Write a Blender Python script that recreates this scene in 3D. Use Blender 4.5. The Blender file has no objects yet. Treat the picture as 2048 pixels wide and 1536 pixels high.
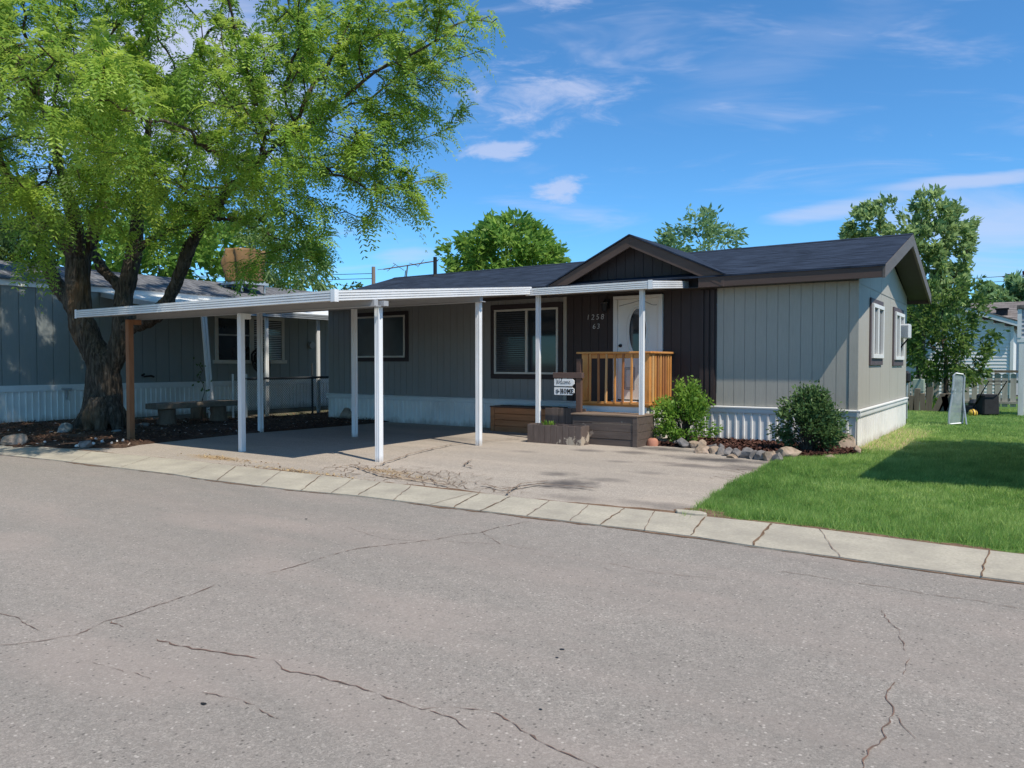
import bpy, bmesh, math, random
import numpy as np
from mathutils import Vector, Matrix, noise as mnoise
from mathutils.kdtree import KDTree

random.seed(7)
SC = bpy.context.scene
COL = SC.collection
R_ = math.radians

# ------------------------------------------------------------------ frame of reference
EYE = 1.52
YAW = R_(34.3)
FX = Vector((math.cos(YAW), math.sin(YAW), 0))      # to the right of the street view
FD = Vector((-math.sin(YAW), math.cos(YAW), 0))     # away from the street view
FOC = 1525.0

def at(px, py, z=0.0):
    """bearing and dip -> point on the horizontal plane at height z"""
    d = FOC * (EYE - z) / (py - 726.0)
    p = FD * d + FX * (d * (px - 1024.0) / FOC)
    return (p.x, p.y, z)

def sp(px, py, d):
    """bearing, elevation and distance -> point in space"""
    p = FD * d + FX * (d * (px - 1024.0) / FOC)
    return Vector((p.x, p.y, EYE + d * (726.0 - py) / FOC))

# ------------------------------------------------------------------ mesh builder
class MB:
    def __init__(s):
        s.v = []; s.f = []; s.m = []
    def add(s, vs, fs, mi=0):
        o = len(s.v)
        s.v += [tuple(v) for v in vs]
        s.f += [tuple(i + o for i in f) for f in fs]
        s.m += [mi] * len(fs)
        return s
    def box(s, x0, x1, y0, y1, z0, z1, mi=0):
        vs = [(x0,y0,z0),(x1,y0,z0),(x1,y1,z0),(x0,y1,z0),(x0,y0,z1),(x1,y0,z1),(x1,y1,z1),(x0,y1,z1)]
        return s.add(vs, [(0,3,2,1),(4,5,6,7),(0,1,5,4),(1,2,6,5),(2,3,7,6),(3,0,4,7)], mi)
    def hexa(s, a, b, mi=0):
        """a, b: two quads (4 points each)"""
        return s.add(list(a)+list(b), [(3,2,1,0),(4,5,6,7),(0,1,5,4),(1,2,6,5),(2,3,7,6),(3,0,4,7)], mi)
    def bar(s, p, q, w, h, up=(0,0,1), mi=0):
        p = Vector(p); q = Vector(q); d = (q-p).normalized(); u = Vector(up)
        sd = d.cross(u)
        if sd.length < 1e-5: sd = d.cross(Vector((0,1,0)))
        sd.normalize(); u = sd.cross(d).normalized()
        sd = sd*(w/2); u = u*(h/2)
        return s.hexa([p-sd-u, p+sd-u, p+sd+u, p-sd+u], [q-sd-u, q+sd-u, q+sd+u, q-sd+u], mi)
    def tube(s, pts, rad, n=8, mi=0, cap=True):
        pts = [Vector(p) for p in pts]
        if not hasattr(rad, '__len__'): rad = [rad]*len(pts)
        vs = []; prev = None
        for i, p in enumerate(pts):
            a = pts[max(i-1,0)]; b = pts[min(i+1,len(pts)-1)]
            d = (b-a)
            if d.length < 1e-9: d = Vector((0,0,1))
            d.normalize()
            if prev is None:
                t = Vector((1,0,0)) if abs(d.x) < .9 else Vector((0,1,0))
                u = (t - d*t.dot(d)).normalized()
            else:
                u = prev - d*prev.dot(d)
                if u.length < 1e-6: u = d.orthogonal()
                u.normalize()
            prev = u; w = d.cross(u)
            for k in range(n):
                an = 2*math.pi*k/n
                vs.append(p + (u*math.cos(an) + w*math.sin(an))*rad[i])
        fs = []
        for i in range(len(pts)-1):
            for k in range(n):
                k2 = (k+1) % n
                fs.append((i*n+k, i*n+k2, (i+1)*n+k2, (i+1)*n+k))
        if cap:
            fs.append(tuple(range(n-1,-1,-1))); fs.append(tuple((len(pts)-1)*n+k for k in range(n)))
        return s.add(vs, fs, mi)
    def prism(s, poly, fn, t0, t1, mi=0):
        """poly of 2-D points swept from t0 to t1; fn(a, b, t) -> xyz"""
        n = len(poly)
        vs = [fn(a,b,t0) for a,b in poly] + [fn(a,b,t1) for a,b in poly]
        fs = [tuple(range(n-1,-1,-1)), tuple(range(n,2*n))] + [(i,(i+1)%n,n+(i+1)%n,n+i) for i in range(n)]
        return s.add(vs, fs, mi)
    def sheet(s, prof, fn, t0, t1, mi=0):
        """open profile of 2-D points swept from t0 to t1"""
        n = len(prof)
        vs = [fn(a,b,t0) for a,b in prof] + [fn(a,b,t1) for a,b in prof]
        return s.add(vs, [(i,i+1,n+i+1,n+i) for i in range(n-1)], mi)
    def poly(s, pts, mi=0):
        return s.add(pts, [tuple(range(len(pts)))], mi)
    def ribbon(s, pts, w, z, mi=0, rng=random, jit=.4):
        """flat strip of uneven width on the ground"""
        L = []; Rr = []
        for i, p in enumerate(pts):
            a = pts[max(i-1,0)]; b = pts[min(i+1,len(pts)-1)]
            dx, dy = b[0]-a[0], b[1]-a[1]; l = math.hypot(dx,dy) or 1
            ww = w*(1+jit*(rng.random()*2-1))/2
            if i in (0, len(pts)-1): ww *= .3
            L.append((p[0]-dy/l*ww, p[1]+dx/l*ww, z)); Rr.append((p[0]+dy/l*ww, p[1]-dx/l*ww, z))
        n = len(pts)
        return s.add(L+Rr, [(n+i, n+i+1, i+1, i) for i in range(n-1)], mi)
    def build(s, name, mats, parent=None, smooth=False, bevel=0, org=None):
        me = bpy.data.meshes.new(name)
        o = Vector(org) if org is not None else (ORG.get(parent, Vector((0,0,0))) if parent else Vector((0,0,0)))
        me.from_pydata([tuple(Vector(v)-o) for v in s.v], [], s.f)
        if not isinstance(mats, (list, tuple)): mats = [mats]
        for m in mats: me.materials.append(m)
        if len(mats) > 1: me.polygons.foreach_set('material_index', s.m)
        if smooth: me.polygons.foreach_set('use_smooth', [True]*len(me.polygons))
        me.update()
        ob = bpy.data.objects.new(name, me); COL.objects.link(ob)
        if parent is not None:
            ob.parent = parent; ORG[ob] = o
        else:
            ob.location = o; ORG[ob] = o
        if bevel:
            b = ob.modifiers.new('bevel','BEVEL'); b.width = bevel; b.segments = 1; b.limit_method = 'ANGLE'
        return ob
ORG = {}

def tag(o, label, cat, group=None, kind=None):
    if label: o['label'] = label
    if cat: o['category'] = cat
    if group: o['group'] = group
    if kind: o['kind'] = kind
    return o
def thing(name, label, cat, loc, group=None):
    o = bpy.data.objects.new(name, None); COL.objects.link(o)
    o.location = loc; o.empty_display_size = .2
    ORG[o] = Vector(loc)
    return tag(o, label, cat, group)
def struct(o):
    o['kind'] = 'structure'; return o

def fin(name, V, F, mat, parent=None, tint=None, loc=None, smooth=False):
    """big numpy mesh of equal faces"""
    me = bpy.data.meshes.new(name)
    nv = len(V); nf, k = F.shape
    me.vertices.add(nv); me.loops.add(nf*k); me.polygons.add(nf)
    o = np.array(loc if loc is not None else (ORG[parent] if parent else (0,0,0)), dtype=np.float32)
    me.vertices.foreach_set('co', (V.astype(np.float32)-o).ravel())
    me.loops.foreach_set('vertex_index', F.astype(np.int32).ravel())
    me.polygons.foreach_set('loop_start', np.arange(0, nf*k, k, dtype=np.int32))
    try: me.polygons.foreach_set('loop_total', np.full(nf, k, dtype=np.int32))
    except Exception: pass
    if tint is not None:
        a = me.attributes.new('tint','FLOAT','FACE'); a.data.foreach_set('value', tint.astype(np.float32))
    me.materials.append(mat)
    me.update(calc_edges=True); me.validate()
    if smooth: me.polygons.foreach_set('use_smooth', np.ones(len(me.polygons), dtype=bool))
    ob = bpy.data.objects.new(name, me); COL.objects.link(ob)
    if parent: ob.parent = parent
    else: ob.location = tuple(o)
    ORG[ob] = Vector([float(x) for x in o])
    return ob

# ------------------------------------------------------------------ materials
class G:
    def __init__(s, name):
        s.m = bpy.data.materials.new(name); s.m.use_nodes = True
        s.t = s.m.node_tree; s.N = s.t.nodes; s.L = s.t.links
        s.b = s.N['Principled BSDF']; s.out = s.N['Material Output']
        s.tc = s.N.new('ShaderNodeTexCoord')
    def n(s, typ, **kw):
        x = s.N.new('ShaderNode'+typ)
        for k, v in kw.items():
            if k.startswith('i_'):
                x.inputs[k[2:].replace('_',' ')].default_value = v
            else: setattr(x, k, v)
        return x
    def l(s, a, b): s.L.new(a, b)
    def coord(s, scale=(1,1,1), rot=(0,0,0), src='Object', loc=(0,0,0)):
        mp = s.n('Mapping'); mp.inputs['Scale'].default_value = scale; mp.inputs['Rotation'].default_value = rot; mp.inputs['Location'].default_value = loc
        s.l(s.tc.outputs[src], mp.inputs['Vector']); return mp.outputs[0]
    def noise(s, vec, scale, detail=4, rough=.6, dist=0):
        x = s.n('TexNoise'); x.inputs['Scale'].default_value = scale; x.inputs['Detail'].default_value = detail
        x.inputs['Roughness'].default_value = rough; x.inputs['Distortion'].default_value = dist
        s.l(vec, x.inputs['Vector']); return x.outputs['Fac']
    def ramp(s, fac, stops):
        x = s.n('ValToRGB'); e = x.color_ramp.elements
        while len(e) < len(stops): e.new(.5)
        for el, (p, c) in zip(e, stops):
            el.position = p; el.color = (c[0],c[1],c[2],1) if hasattr(c,'__len__') else (c,c,c,1)
        s.l(fac, x.inputs['Fac']); return x.outputs['Color']
    def mix(s, fac, a, b, mode='MIX'):
        x = s.n('Mix', data_type='RGBA', blend_type=mode)
        if hasattr(fac,'links'): s.l(fac, x.inputs[0])
        else: x.inputs[0].default_value = fac
        for k, v in ((6,a),(7,b)):
            if hasattr(v,'links'): s.l(v, x.inputs[k])
            else: x.inputs[k].default_value = (v[0],v[1],v[2],1)
        return x.outputs[2]
    def math(s, op, a, b=None, clamp=False):
        x = s.n('Math', operation=op, use_clamp=clamp)
        for k, v in ((0,a),(1,b)):
            if v is None: continue
            if hasattr(v,'links'): s.l(v, x.inputs[k])
            else: x.inputs[k].default_value = v
        return x.outputs[0]
    def bump(s, h, strength=.3, dist=.02):
        x = s.n('Bump'); x.inputs['Strength'].default_value = strength; x.inputs['Distance'].default_value = dist
        s.l(h, x.inputs['Height']); s.l(x.outputs[0], s.b.inputs['Normal'])
    def col(s, c):
        if hasattr(c,'links'): s.l(c, s.b.inputs['Base Color'])
        else: s.b.inputs['Base Color'].default_value = (c[0],c[1],c[2],1)
    def set(s, rough=.7, spec=.3, metal=0):
        s.b.inputs['Roughness'].default_value = rough; s.b.inputs['Specular IOR Level'].default_value = spec; s.b.inputs['Metallic'].default_value = metal

def mul(c, k): return tuple(min(1,max(0,x*k)) for x in c)

def splash(g, c1, col, h=.22, amt=.75, z0=0.0):
    sp_ = g.n('SeparateXYZ'); g.l(g.tc.outputs['Object'], sp_.inputs[0])
    nz = g.noise(g.coord((1,1,.4)), 5, 5, .7)
    k = g.math('SUBTRACT', g.math('MULTIPLY', nz, 2.0), g.math('DIVIDE', g.math('SUBTRACT', sp_.outputs[2], z0), h))
    return g.mix(g.math('MULTIPLY', g.ramp(k,[(.35,0),(.95,1)]), amt), c1, col)
def paint(name, c, var=.12, rough=.6, spec=.3, grain=(1,1,1), gs=6, bump=.05, dirt=None, dirt_amt=.35, metal=0):
    g = G(name)
    f = g.noise(g.coord(grain), gs, 5)
    f2 = g.noise(g.coord(), .9, 3)
    c1 = g.ramp(f, [(.25, mul(c,1-var)), (.75, mul(c,1+var))])
    if dirt is not None:
        k = g.math('MULTIPLY', g.ramp(f2, [(.45,0),(.75,1)]), dirt_amt)
        c1 = g.mix(k, c1, dirt)
    if name in SPLASH: c1 = splash(g, c1, (.30,.24,.18), *SPLASH[name])
    g.col(c1); g.set(rough, spec, metal)
    if bump: g.bump(f, bump, .01)
    return g.m
SPLASH = {'white_painted_metal':(.16,.6), 'white_skirting':(.22,.55)}

def wood(name, c, axis='x', var=.35, rough=.7, scale=10, bump=.2, c2=None):
    sc = {'x':(.12,1,1),'y':(1,.12,1),'z':(1,1,.12)}[axis]
    g = G(name)
    f = g.noise(g.coord(sc), scale, 6, .65, .4)
    f2 = g.noise(g.coord(), 1.6, 2)
    c1 = g.ramp(f, [(.25, mul(c,1-var)),(.5,c),(.8, mul(c,1+var*.7))])
    if c2: c1 = g.mix(g.ramp(f2,[(.35,0),(.7,.8)]), c1, c2)
    g.col(c1); g.set(rough, .25); g.bump(f, bump, .01)
    return g.m

M = {}
# --- aged asphalt of the road
def asphalt(name, c, warm, spots=()):
    g = G(name)
    o = g.coord()
    fine = g.noise(o, 150, 3, .75)
    mid = g.noise(o, 22, 4, .7)
    big = g.noise(g.coord((.35,1,1)), .55, 5, .6)
    c1 = g.ramp(fine, [(.34, mul(c,.38)),(.5, c),(.66, mul(c,1.7))])
    v = g.n('TexVoronoi'); v.inputs['Scale'].default_value = 95; g.l(o, v.inputs['Vector'])
    agg = g.ramp(v.outputs['Color'], [(.0, mul(c,.45)),(.55,mul(c,.95)),(1.,mul(c,1.8))])
    c1 = g.mix(.5, c1, agg)
    c1 = g.mix(g.ramp(mid,[(.4,0),(.7,.22)]), c1, warm)
    mott = g.noise(o, 7, 5, .65); c1 = g.mix(g.ramp(mott,[(.42,0),(.68,.34)]), c1, mul(c,.70))
    c1 = g.mix(g.ramp(big,[(.40,.0),(.66,.5)]), c1, mul(c,.72), 'MIX')
    pat = g.noise(g.coord((.5,1.2,1),(0,0,.35),loc=(3,7,0)), .9, 3, .5)
    c1 = g.mix(g.ramp(pat,[(.52,.0),(.66,.35)]), c1, mul(warm,1.15))
    streak = g.noise(g.coord((.06,.9,1)), 1.6, 4, .6)
    c1 = g.mix(g.ramp(streak,[(.42,.0),(.7,.30)]), c1, mul(warm,1.12))
    v2 = g.n('TexVoronoi'); v2.inputs['Scale'].default_value = 48; g.l(o, v2.inputs['Vector'])
    sx = g.n('SeparateXYZ'); g.l(v2.outputs['Color'], sx.inputs[0])
    core = g.ramp(v2.outputs['Distance'], [(.18,1),(.42,0)])
    c1 = g.mix(g.math('MULTIPLY', core, g.ramp(sx.outputs[0],[(.86,0),(.90,.75)])), c1, mul(c,.28))
    c1 = g.mix(g.math('MULTIPLY', core, g.ramp(sx.outputs[1],[(.90,0),(.94,.65)])), c1, mul(c,2.0))
    for (x,y,rx,ry,k,cc) in spots:
        mp = g.n('Mapping', vector_type='TEXTURE'); mp.inputs['Location'].default_value=(x,y,0); mp.inputs['Scale'].default_value=(rx,ry,1)
        g.l(g.tc.outputs['Object'], mp.inputs['Vector'])
        ln = g.n('VectorMath', operation='LENGTH'); g.l(mp.outputs[0], ln.inputs[0])
        nz = g.noise(o, 2.6, 5, .68)
        d = g.math('ADD', ln.outputs['Value'], g.math('MULTIPLY', g.math('SUBTRACT', nz, .5), 1.7))
        c1 = g.mix(g.math('MULTIPLY', g.ramp(d,[(.25,1),(1.05,0)]), k), c1, cc)
    g.col(c1); g.set(.85, .25); g.bump(g.math('ADD', fine, mid), .35, .006)
    return g.m
M['road'] = asphalt('road_asphalt', (.280,.250,.214), (.318,.257,.217))
ST = (.085,.075,.07)
def gp(px,py): return at(px,py)[:2]
spots = []
for px,py,rx,ry,k in [(1135,970,.42,.30,.85),(1118,950,.30,.16,.6),(1215,962,.35,.12,.4),(1325,900,.75,.20,.75),(1440,922,.95,.24,.85),(1265,907,.40,.16,.6),(1175,903,.35,.14,.6),(1390,934,.9,.16,.6),(1500,938,.5,.2,.65),(1300,948,.35,.12,.35),(1150,1000,.5,.12,.35),(1350,1018,.7,.16,.45),(900,880,.8,.4,.35),(1050,905,.3,.12,.3),(1235,925,.3,.10,.4)]:
    x,y = gp(px,py); spots.append((x,y,rx*1.1,ry*1.7,min(1,k*1.1),ST))
for px,py,rx,ry,k in [(430,918,.8,.25,.75),(770,945,.5,.18,.7),(600,950,1.2,.16,.6),(820,960,.8,.2,.4)]:
    x,y = gp(px,py); spots.append((x,y,rx,ry,k,(.36,.24,.12)))
M['drive'] = asphalt('driveway_asphalt', (.375,.325,.268), (.42,.35,.28), spots)

g = G('road_crack'); g.col(g.ramp(g.noise(g.coord(), 9, 4),[(.35,(.14,.10,.08)),(.7,(.225,.135,.10))])); g.set(.95,.1); M['crack'] = g.m
g = G('red_soil'); f=g.noise(g.coord(), 14, 5); g.col(g.ramp(f,[(.3,(.10,.062,.04)),(.7,(.24,.155,.10))])); g.set(.95,.1); g.bump(f,.8,.02); M['soil'] = g.m
g = G('kerb_concrete')
f=g.noise(g.coord(), 40, 4,.7); f2=g.noise(g.coord(),1.7,5,.65)
c1=g.ramp(f,[(.3,(.36,.322,.25)),(.7,(.50,.45,.35))]); c1=g.mix(g.ramp(f2,[(.4,0),(.66,.65)]), c1,(.27,.24,.195)); g.col(c1); g.set(.85,.25); g.bump(f,.3,.006); M['kerb']=g.m
g = G('ground_soil'); f=g.noise(g.coord(), 5, 6,.7); f2=g.noise(g.coord(),.5,3)
c1=g.ramp(f,[(.3,(.10,.08,.06)),(.7,(.24,.20,.155))]); c1=g.mix(g.ramp(f2,[(.45,0),(.65,.7)]),c1,(.07,.11,.03)); g.col(c1); g.set(.95,.1); g.bump(f,.5,.03); M['ground']=g.m
g = G('lawn_soil'); f=g.noise(g.coord(), 3, 6,.7); f2=g.noise(g.coord(),.45,4)
c1=g.ramp(f,[(.3,(.06,.12,.025)),(.7,(.11,.19,.045))]); c1=g.mix(g.ramp(f2,[(.5,0),(.72,.45)]),c1,(.16,.16,.06))
mp=g.n('Mapping', vector_type='TEXTURE'); mp.inputs['Location'].default_value=(-2.3,16.6,0); mp.inputs['Scale'].default_value=(.75,3.4,1)
g.l(g.tc.outputs['Object'],mp.inputs['Vector']); ln=g.n('VectorMath',operation='LENGTH'); g.l(mp.outputs[0],ln.inputs[0])
c1=g.mix(g.ramp(g.math('ADD',ln.outputs['Value'],g.math('SUBTRACT',f,.5)),[(.6,.9),(1.1,0)]),c1,(.36,.27,.16)); g.col(c1); g.set(.95,.1); g.bump(f,.6,.03); M['lawn']=g.m
g = G('bark_mulch'); f=g.noise(g.coord(), 26, 5,.75); g.col(g.ramp(f,[(.3,(.022,.011,.009)),(.55,(.062,.028,.021)),(.8,(.13,.065,.048))])); g.set(.95,.15); g.bump(f,1.,.04); M['mulch']=g.m
g = G('leaf_litter_soil'); f=g.noise(g.coord(), 18, 6,.75); f2=g.noise(g.coord(),1.2,4)
c1=g.ramp(f,[(.3,(.035,.022,.016)),(.55,(.085,.05,.034)),(.8,(.19,.125,.085))]); c1=g.mix(g.ramp(f2,[(.5,0),(.7,.5)]),c1,(.20,.15,.11)); g.col(c1); g.set(.95,.1); g.bump(f,1.,.04); M['litter']=g.m

def siding(name, c, var=.08):
    g = G(name)
    f = g.noise(g.coord((6,6,.5)), 7, 5, .65); f2 = g.noise(g.coord(), .8, 4)
    emb = g.noise(g.coord((1,1,9)), 9, 3)
    c1 = g.ramp(f, [(.25, mul(c,1-var)),(.75, mul(c,1+var))])
    c1 = g.mix(g.ramp(f2,[(.4,0),(.75,.25)]), c1, mul(c,.72))
    st = g.noise(g.coord((2.2,2.2,.12)), 2.4, 4, .6); c1 = g.mix(g.ramp(st,[(.5,0),(.75,.22)]), c1, mul(c,1.25))
    g.col(c1); g.set(.55,.35); g.bump(g.math('ADD',emb,g.math('MULTIPLY',f,.5)), .22, .008)
    return g.m
M['grey_siding'] = siding('grey_siding', (.40,.375,.318))
M['groove'] = siding('siding_groove', (.325,.305,.262))
M['brown_siding'] = siding('brown_siding', (.046,.033,.031))
M['brown_trim'] = wood('brown_trim', (.098,.066,.053), 'x', .25, .55, 6, .15)
M['dark_trim'] = wood('dark_window_trim', (.045,.034,.034), 'x', .2, .55, 6, .1)
M['soffit'] = paint('dark_soffit', (.06,.058,.055), .1, .7)
M['white_metal'] = paint('white_painted_metal', (.78,.78,.77), .05, .38, .45, (1,1,.3), 4, .02, (.45,.42,.37), .3)
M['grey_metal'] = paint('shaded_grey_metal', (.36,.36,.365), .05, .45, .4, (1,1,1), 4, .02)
M['skirt'] = paint('white_skirting', (.79,.77,.73), .05, .42, .4, (1,1,.25), 4, .03, (.42,.40,.37), .4)
M['band'] = paint('skirt_band', (.70,.70,.68), .05, .5, .4, (.3,1,1), 5, .03, (.46,.44,.4), .3)
M['white_paint'] = paint('white_paint', (.74,.74,.71), .06, .45, .4, (1,1,.2), 6, .03, (.5,.48,.43), .25)
M['white_wood'] = wood('white_wood_post', (.72,.71,.68), 'z', .12, .6, 12, .1)
M['brown_post'] = wood('brown_wood_post', (.30,.135,.065), 'z', .3, .7, 12, .15)
M['cedar'] = wood('cedar_rail', (.60,.245,.062), 'z', .38, .55, 14, .15, (.68,.36,.13))
M['cedar_dark'] = wood('cedar_dark', (.36,.14,.05), 'z', .38, .55, 14, .15, (.40,.18,.07))
M['cedar_pale'] = wood('cedar_pale', (.60,.33,.13), 'z', .3, .55, 14, .15, (.62,.38,.18))
M['cedar_x'] = wood('cedar_cap', (.60,.245,.062), 'x', .38, .55, 14, .15, (.60,.32,.12))
M['cedar_box'] = wood('cedar_box', (.40,.165,.070), 'x', .42, .65, 9, .2, (.38,.18,.085))
def peeling(name, c, under, axis, lim):
    g = G(name)
    sc = {'x':(.12,1,1),'z':(1,1,.15)}[axis]
    f = g.noise(g.coord(sc), 14, 5,.65,.3); f3=g.noise(g.coord(), 4.5, 5,.65)
    c1 = g.ramp(f,[(.25,mul(c,.72)),(.75,mul(c,1.25))])
    sep = g.n('SeparateXYZ'); g.l(g.tc.outputs['Object'], sep.inputs[0])
    k = g.math('ADD', f3, g.math('MULTIPLY', g.math('SUBTRACT', lim[1], sep.outputs[2]), lim[0]))
    if lim[0]: k = g.math('ADD', k, g.math('MULTIPLY', sep.outputs[0], lim[2]))
    c1 = g.mix(g.ramp(k,[(.66,0),(.68,1)]), c1, under)
    g.col(c1); g.set(.7,.25); g.bump(f,.2,.01)
    return g.m
M['planter'] = peeling('peeling_brown_paint', (.135,.102,.086), (.42,.35,.27), 'z', (.55,.16,.22))
M['step_wood'] = peeling('brown_step_wood', (.112,.086,.072), (.25,.2,.16), 'x', (0.0,.0,0))
M['sign_post'] = wood('sign_post_wood', (.115,.070,.054), 'z', .2, .7, 12, .15)
M['step_top'] = wood('weathered_step_top', (.20,.145,.105), 'x', .4, .8, 12, .25)
M['sign_white'] = paint('sign_white', (.80,.80,.78), .04, .5)
M['black'] = paint('black_plastic', (.018,.018,.02), .2, .5)
M['black_ink'] = paint('black_lettering', (.012,.012,.012), .1, .7)
M['digit'] = paint('pale_metal_digits', (.62,.62,.62), .08, .35, .5, metal=.4)
M['door'] = paint('white_door', (.78,.77,.73), .04, .4, .4, (1,1,.2), 5, .02, (.5,.48,.42), .25)
M['door_groove'] = paint('door_groove', (.26,.26,.26), .05, .6)
M['cream'] = paint('cream_frame', (.58,.56,.50), .06, .5)
M['galv'] = paint('galvanised_steel', (.46,.48,.49), .12, .4, .5, metal=.5)
M['dark_rail'] = paint('dark_fence_rail', (.035,.04,.045), .2, .5)
M['wire'] = paint('fence_wire', (.055,.06,.06), .1, .5, metal=.2)
M['terracotta'] = paint('terracotta', (.42,.19,.125), .18, .8, .2, (1,1,1), 8, .1)
M['tarp'] = paint('brown_tarp', (.25,.145,.058), .40, .6, .3, (1,1,1), 3, .3, (.10,.055,.025), .75)
M['stone_seat'] = paint('weathered_seat_slab', (.20,.165,.13), .3, .85, .2, (.5,1,1), 8, .3)
M['stump'] = wood('bench_stump', (.17,.125,.09), 'z', .4, .85, 9, .4)
M['weathered'] = wood('weathered_timber', (.20,.16,.12), 'z', .35, .85, 10, .3)
M['picket'] = wood('weathered_white_picket', (.48,.45,.40), 'z', .28, .8, 9, .15)
M['picket_rail'] = wood('weathered_fence_rail', (.36,.33,.28), 'x', .28, .8, 9, .15)
M['blue_siding'] = siding('blue_grey_siding', (.235,.255,.245), .06)
M['white_siding'] = paint('white_lap_siding', (.80,.79,.76), .05, .5, .35, (.2,1,1), 5, .02)
M['yellow'] = paint('yellow_ball', (.70,.45,.06), .12, .45)
M['grey_slat'] = paint('grey_slat', (.36,.38,.40), .08, .5)
M['utility'] = paint('pale_green_box', (.36,.42,.33), .1, .6)
M['antenna'] = paint('antenna_metal', (.22,.18,.16), .2, .5, metal=.5)
M['pole'] = wood('utility_pole_wood', (.25,.19,.15), 'z', .3, .8)
M['mesh_grey'] = paint('grey_plastic_mesh', (.30,.36,.38), .15, .5)
M['tan'] = paint('dry_debris', (.33,.23,.12), .4, .9, .1)
M['plastic_clear'] = paint('pale_blue_plastic', (.42,.52,.55), .2, .4)

def shingles(name, c, scale=1.0, dx=.9, ang=0.0, axis='x'):
    g = G(name)
    src = g.coord((1,1,1), (0,0,0 if axis=='x' else R_(90)))
    br = g.n('TexBrick'); br.inputs['Scale'].default_value = scale
    br.inputs['Brick Width'].default_value = .30; br.inputs['Row Height'].default_value = .14
    br.inputs['Mortar Size'].default_value = .006; br.inputs['Bias'].default_value = 0
    br.inputs['Color1'].default_value = (*mul(c,.72),1); br.inputs['Color2'].default_value = (*mul(c,1.3),1); br.inputs['Mortar'].default_value = (*mul(c,.5),1)
    g.l(src, br.inputs['Vector'])
    st = g.noise(g.coord((.8,6,1),(0,0,0 if axis=='x' else R_(90))), 2.2, 5, .65)
    gr = g.noise(g.coord(), 60, 3, .7)
    c1 = g.mix(g.ramp(st,[(.42,0),(.60,1)]), br.outputs['Color'], mul(c,3.2))
    c1 = g.mix(.4, c1, g.ramp(gr,[(.3,mul(c,.5)),(.7,mul(c,1.6))]))
    g.col(c1); g.set(.9,.12); g.bump(g.math('ADD', br.outputs['Fac'], gr), .3, .01)
    return g.m
M['shingle'] = shingles('dark_shingles', (.016,.022,.034))
M['shingle_grey'] = shingles('weathered_grey_shingles', (.085,.085,.088), axis='y')
M['shingle_brown'] = shingles('brown_shingles', (.115,.10,.09), axis='y')

def glass(name, c, rough=.05):
    g = G(name)
    f = g.noise(g.coord(), 1.1, 3)
    g.col(g.ramp(f,[(.35,mul(c,.7)),(.7,mul(c,1.4))])); g.set(rough,.6)
    return g.m
M['glass'] = glass('dark_window_glass', (.018,.024,.030))
M['glass_curtain'] = glass('curtained_window_glass', (.035,.055,.062), .15)
M['glass_day'] = glass('bright_window_glass', (.16,.165,.17))
M['blind'] = paint('dark_blind_slat', (.055,.062,.070), .06, .4)

def rock_mat(name, c, k):
    g = G(name)
    f = g.noise(g.coord(), 9, 6,.7); f2=g.noise(g.coord(), 2.5, 3)
    oi = g.n('ObjectInfo')
    c1 = g.ramp(f,[(.3,mul(c,.55)),(.7,mul(c,1.35))])
    c1 = g.mix(g.ramp(f2,[(.45,0),(.6,.6)]), c1, k)
    g.col(c1); g.set(.85,.2); g.bump(f,.5,.02)
    return g.m
M['rock_grey'] = rock_mat('grey_rock', (.19,.175,.165), (.28,.25,.225))
M['rock_tan'] = rock_mat('tan_rock', (.33,.25,.18), (.40,.31,.25))
M['rock_dark'] = rock_mat('dark_rock', (.16,.15,.145), (.25,.22,.2))
M['rock_white'] = rock_mat('white_rock', (.6,.57,.52), (.7,.68,.64))
M['rock_blue'] = rock_mat('bluish_rock', (.19,.225,.225), (.28,.31,.30))

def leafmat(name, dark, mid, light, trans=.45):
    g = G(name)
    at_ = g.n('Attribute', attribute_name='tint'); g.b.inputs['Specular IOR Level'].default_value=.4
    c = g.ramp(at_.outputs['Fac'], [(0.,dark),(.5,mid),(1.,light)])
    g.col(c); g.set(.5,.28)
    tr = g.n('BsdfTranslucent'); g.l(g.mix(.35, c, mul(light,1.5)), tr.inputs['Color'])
    mx = g.n('MixShader'); mx.inputs[0].default_value = trans
    g.l(g.b.outputs[0], mx.inputs[1]); g.l(tr.outputs[0], mx.inputs[2]); g.l(mx.outputs[0], g.out.inputs['Surface'])
    return g.m
M['locust_leaf'] = leafmat('locust_leaf', (.036,.082,.014), (.195,.345,.042), (.54,.66,.12), .52)
M['ash_leaf'] = leafmat('broad_leaf', (0.056,0.138,0.026), (0.162,0.308,0.049), (0.356,0.518,0.106), .55)
M['pale_leaf'] = leafmat('pale_leaf', (0.096,0.176,0.061), (0.237,0.351,0.131), (0.456,0.580,0.229), .55)
M['blue_leaf'] = leafmat('bluish_leaf', (0.057,0.142,0.067), (0.161,0.283,0.123), (0.377,0.528,0.226), .55)
M['yard_leaf'] = leafmat('yard_leaf', (.025,.06,.014), (.085,.165,.032), (.24,.34,.085))
M['dark_leaf'] = leafmat('dark_leaf', (.018,.045,.014), (.055,.11,.026), (.15,.22,.05))
M['red_leaf'] = leafmat('purple_leaf', (.035,.015,.018), (.075,.03,.03), (.12,.05,.05))
M['bush_leaf'] = leafmat('bright_bush_leaf', (0.056,0.138,0.022), (0.163,0.312,0.044), (0.300,0.450,0.075))
M['bush_dark'] = leafmat('deep_bush_leaf', (0.022,0.062,0.025), (0.069,0.144,0.053), (0.175,0.263,0.088), .35)
M['grass_blade'] = leafmat('grass_blade', (.060,.150,.026), (.205,.375,.075), (.54,.65,.23), .5)
g = G('tree_bark')
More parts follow.
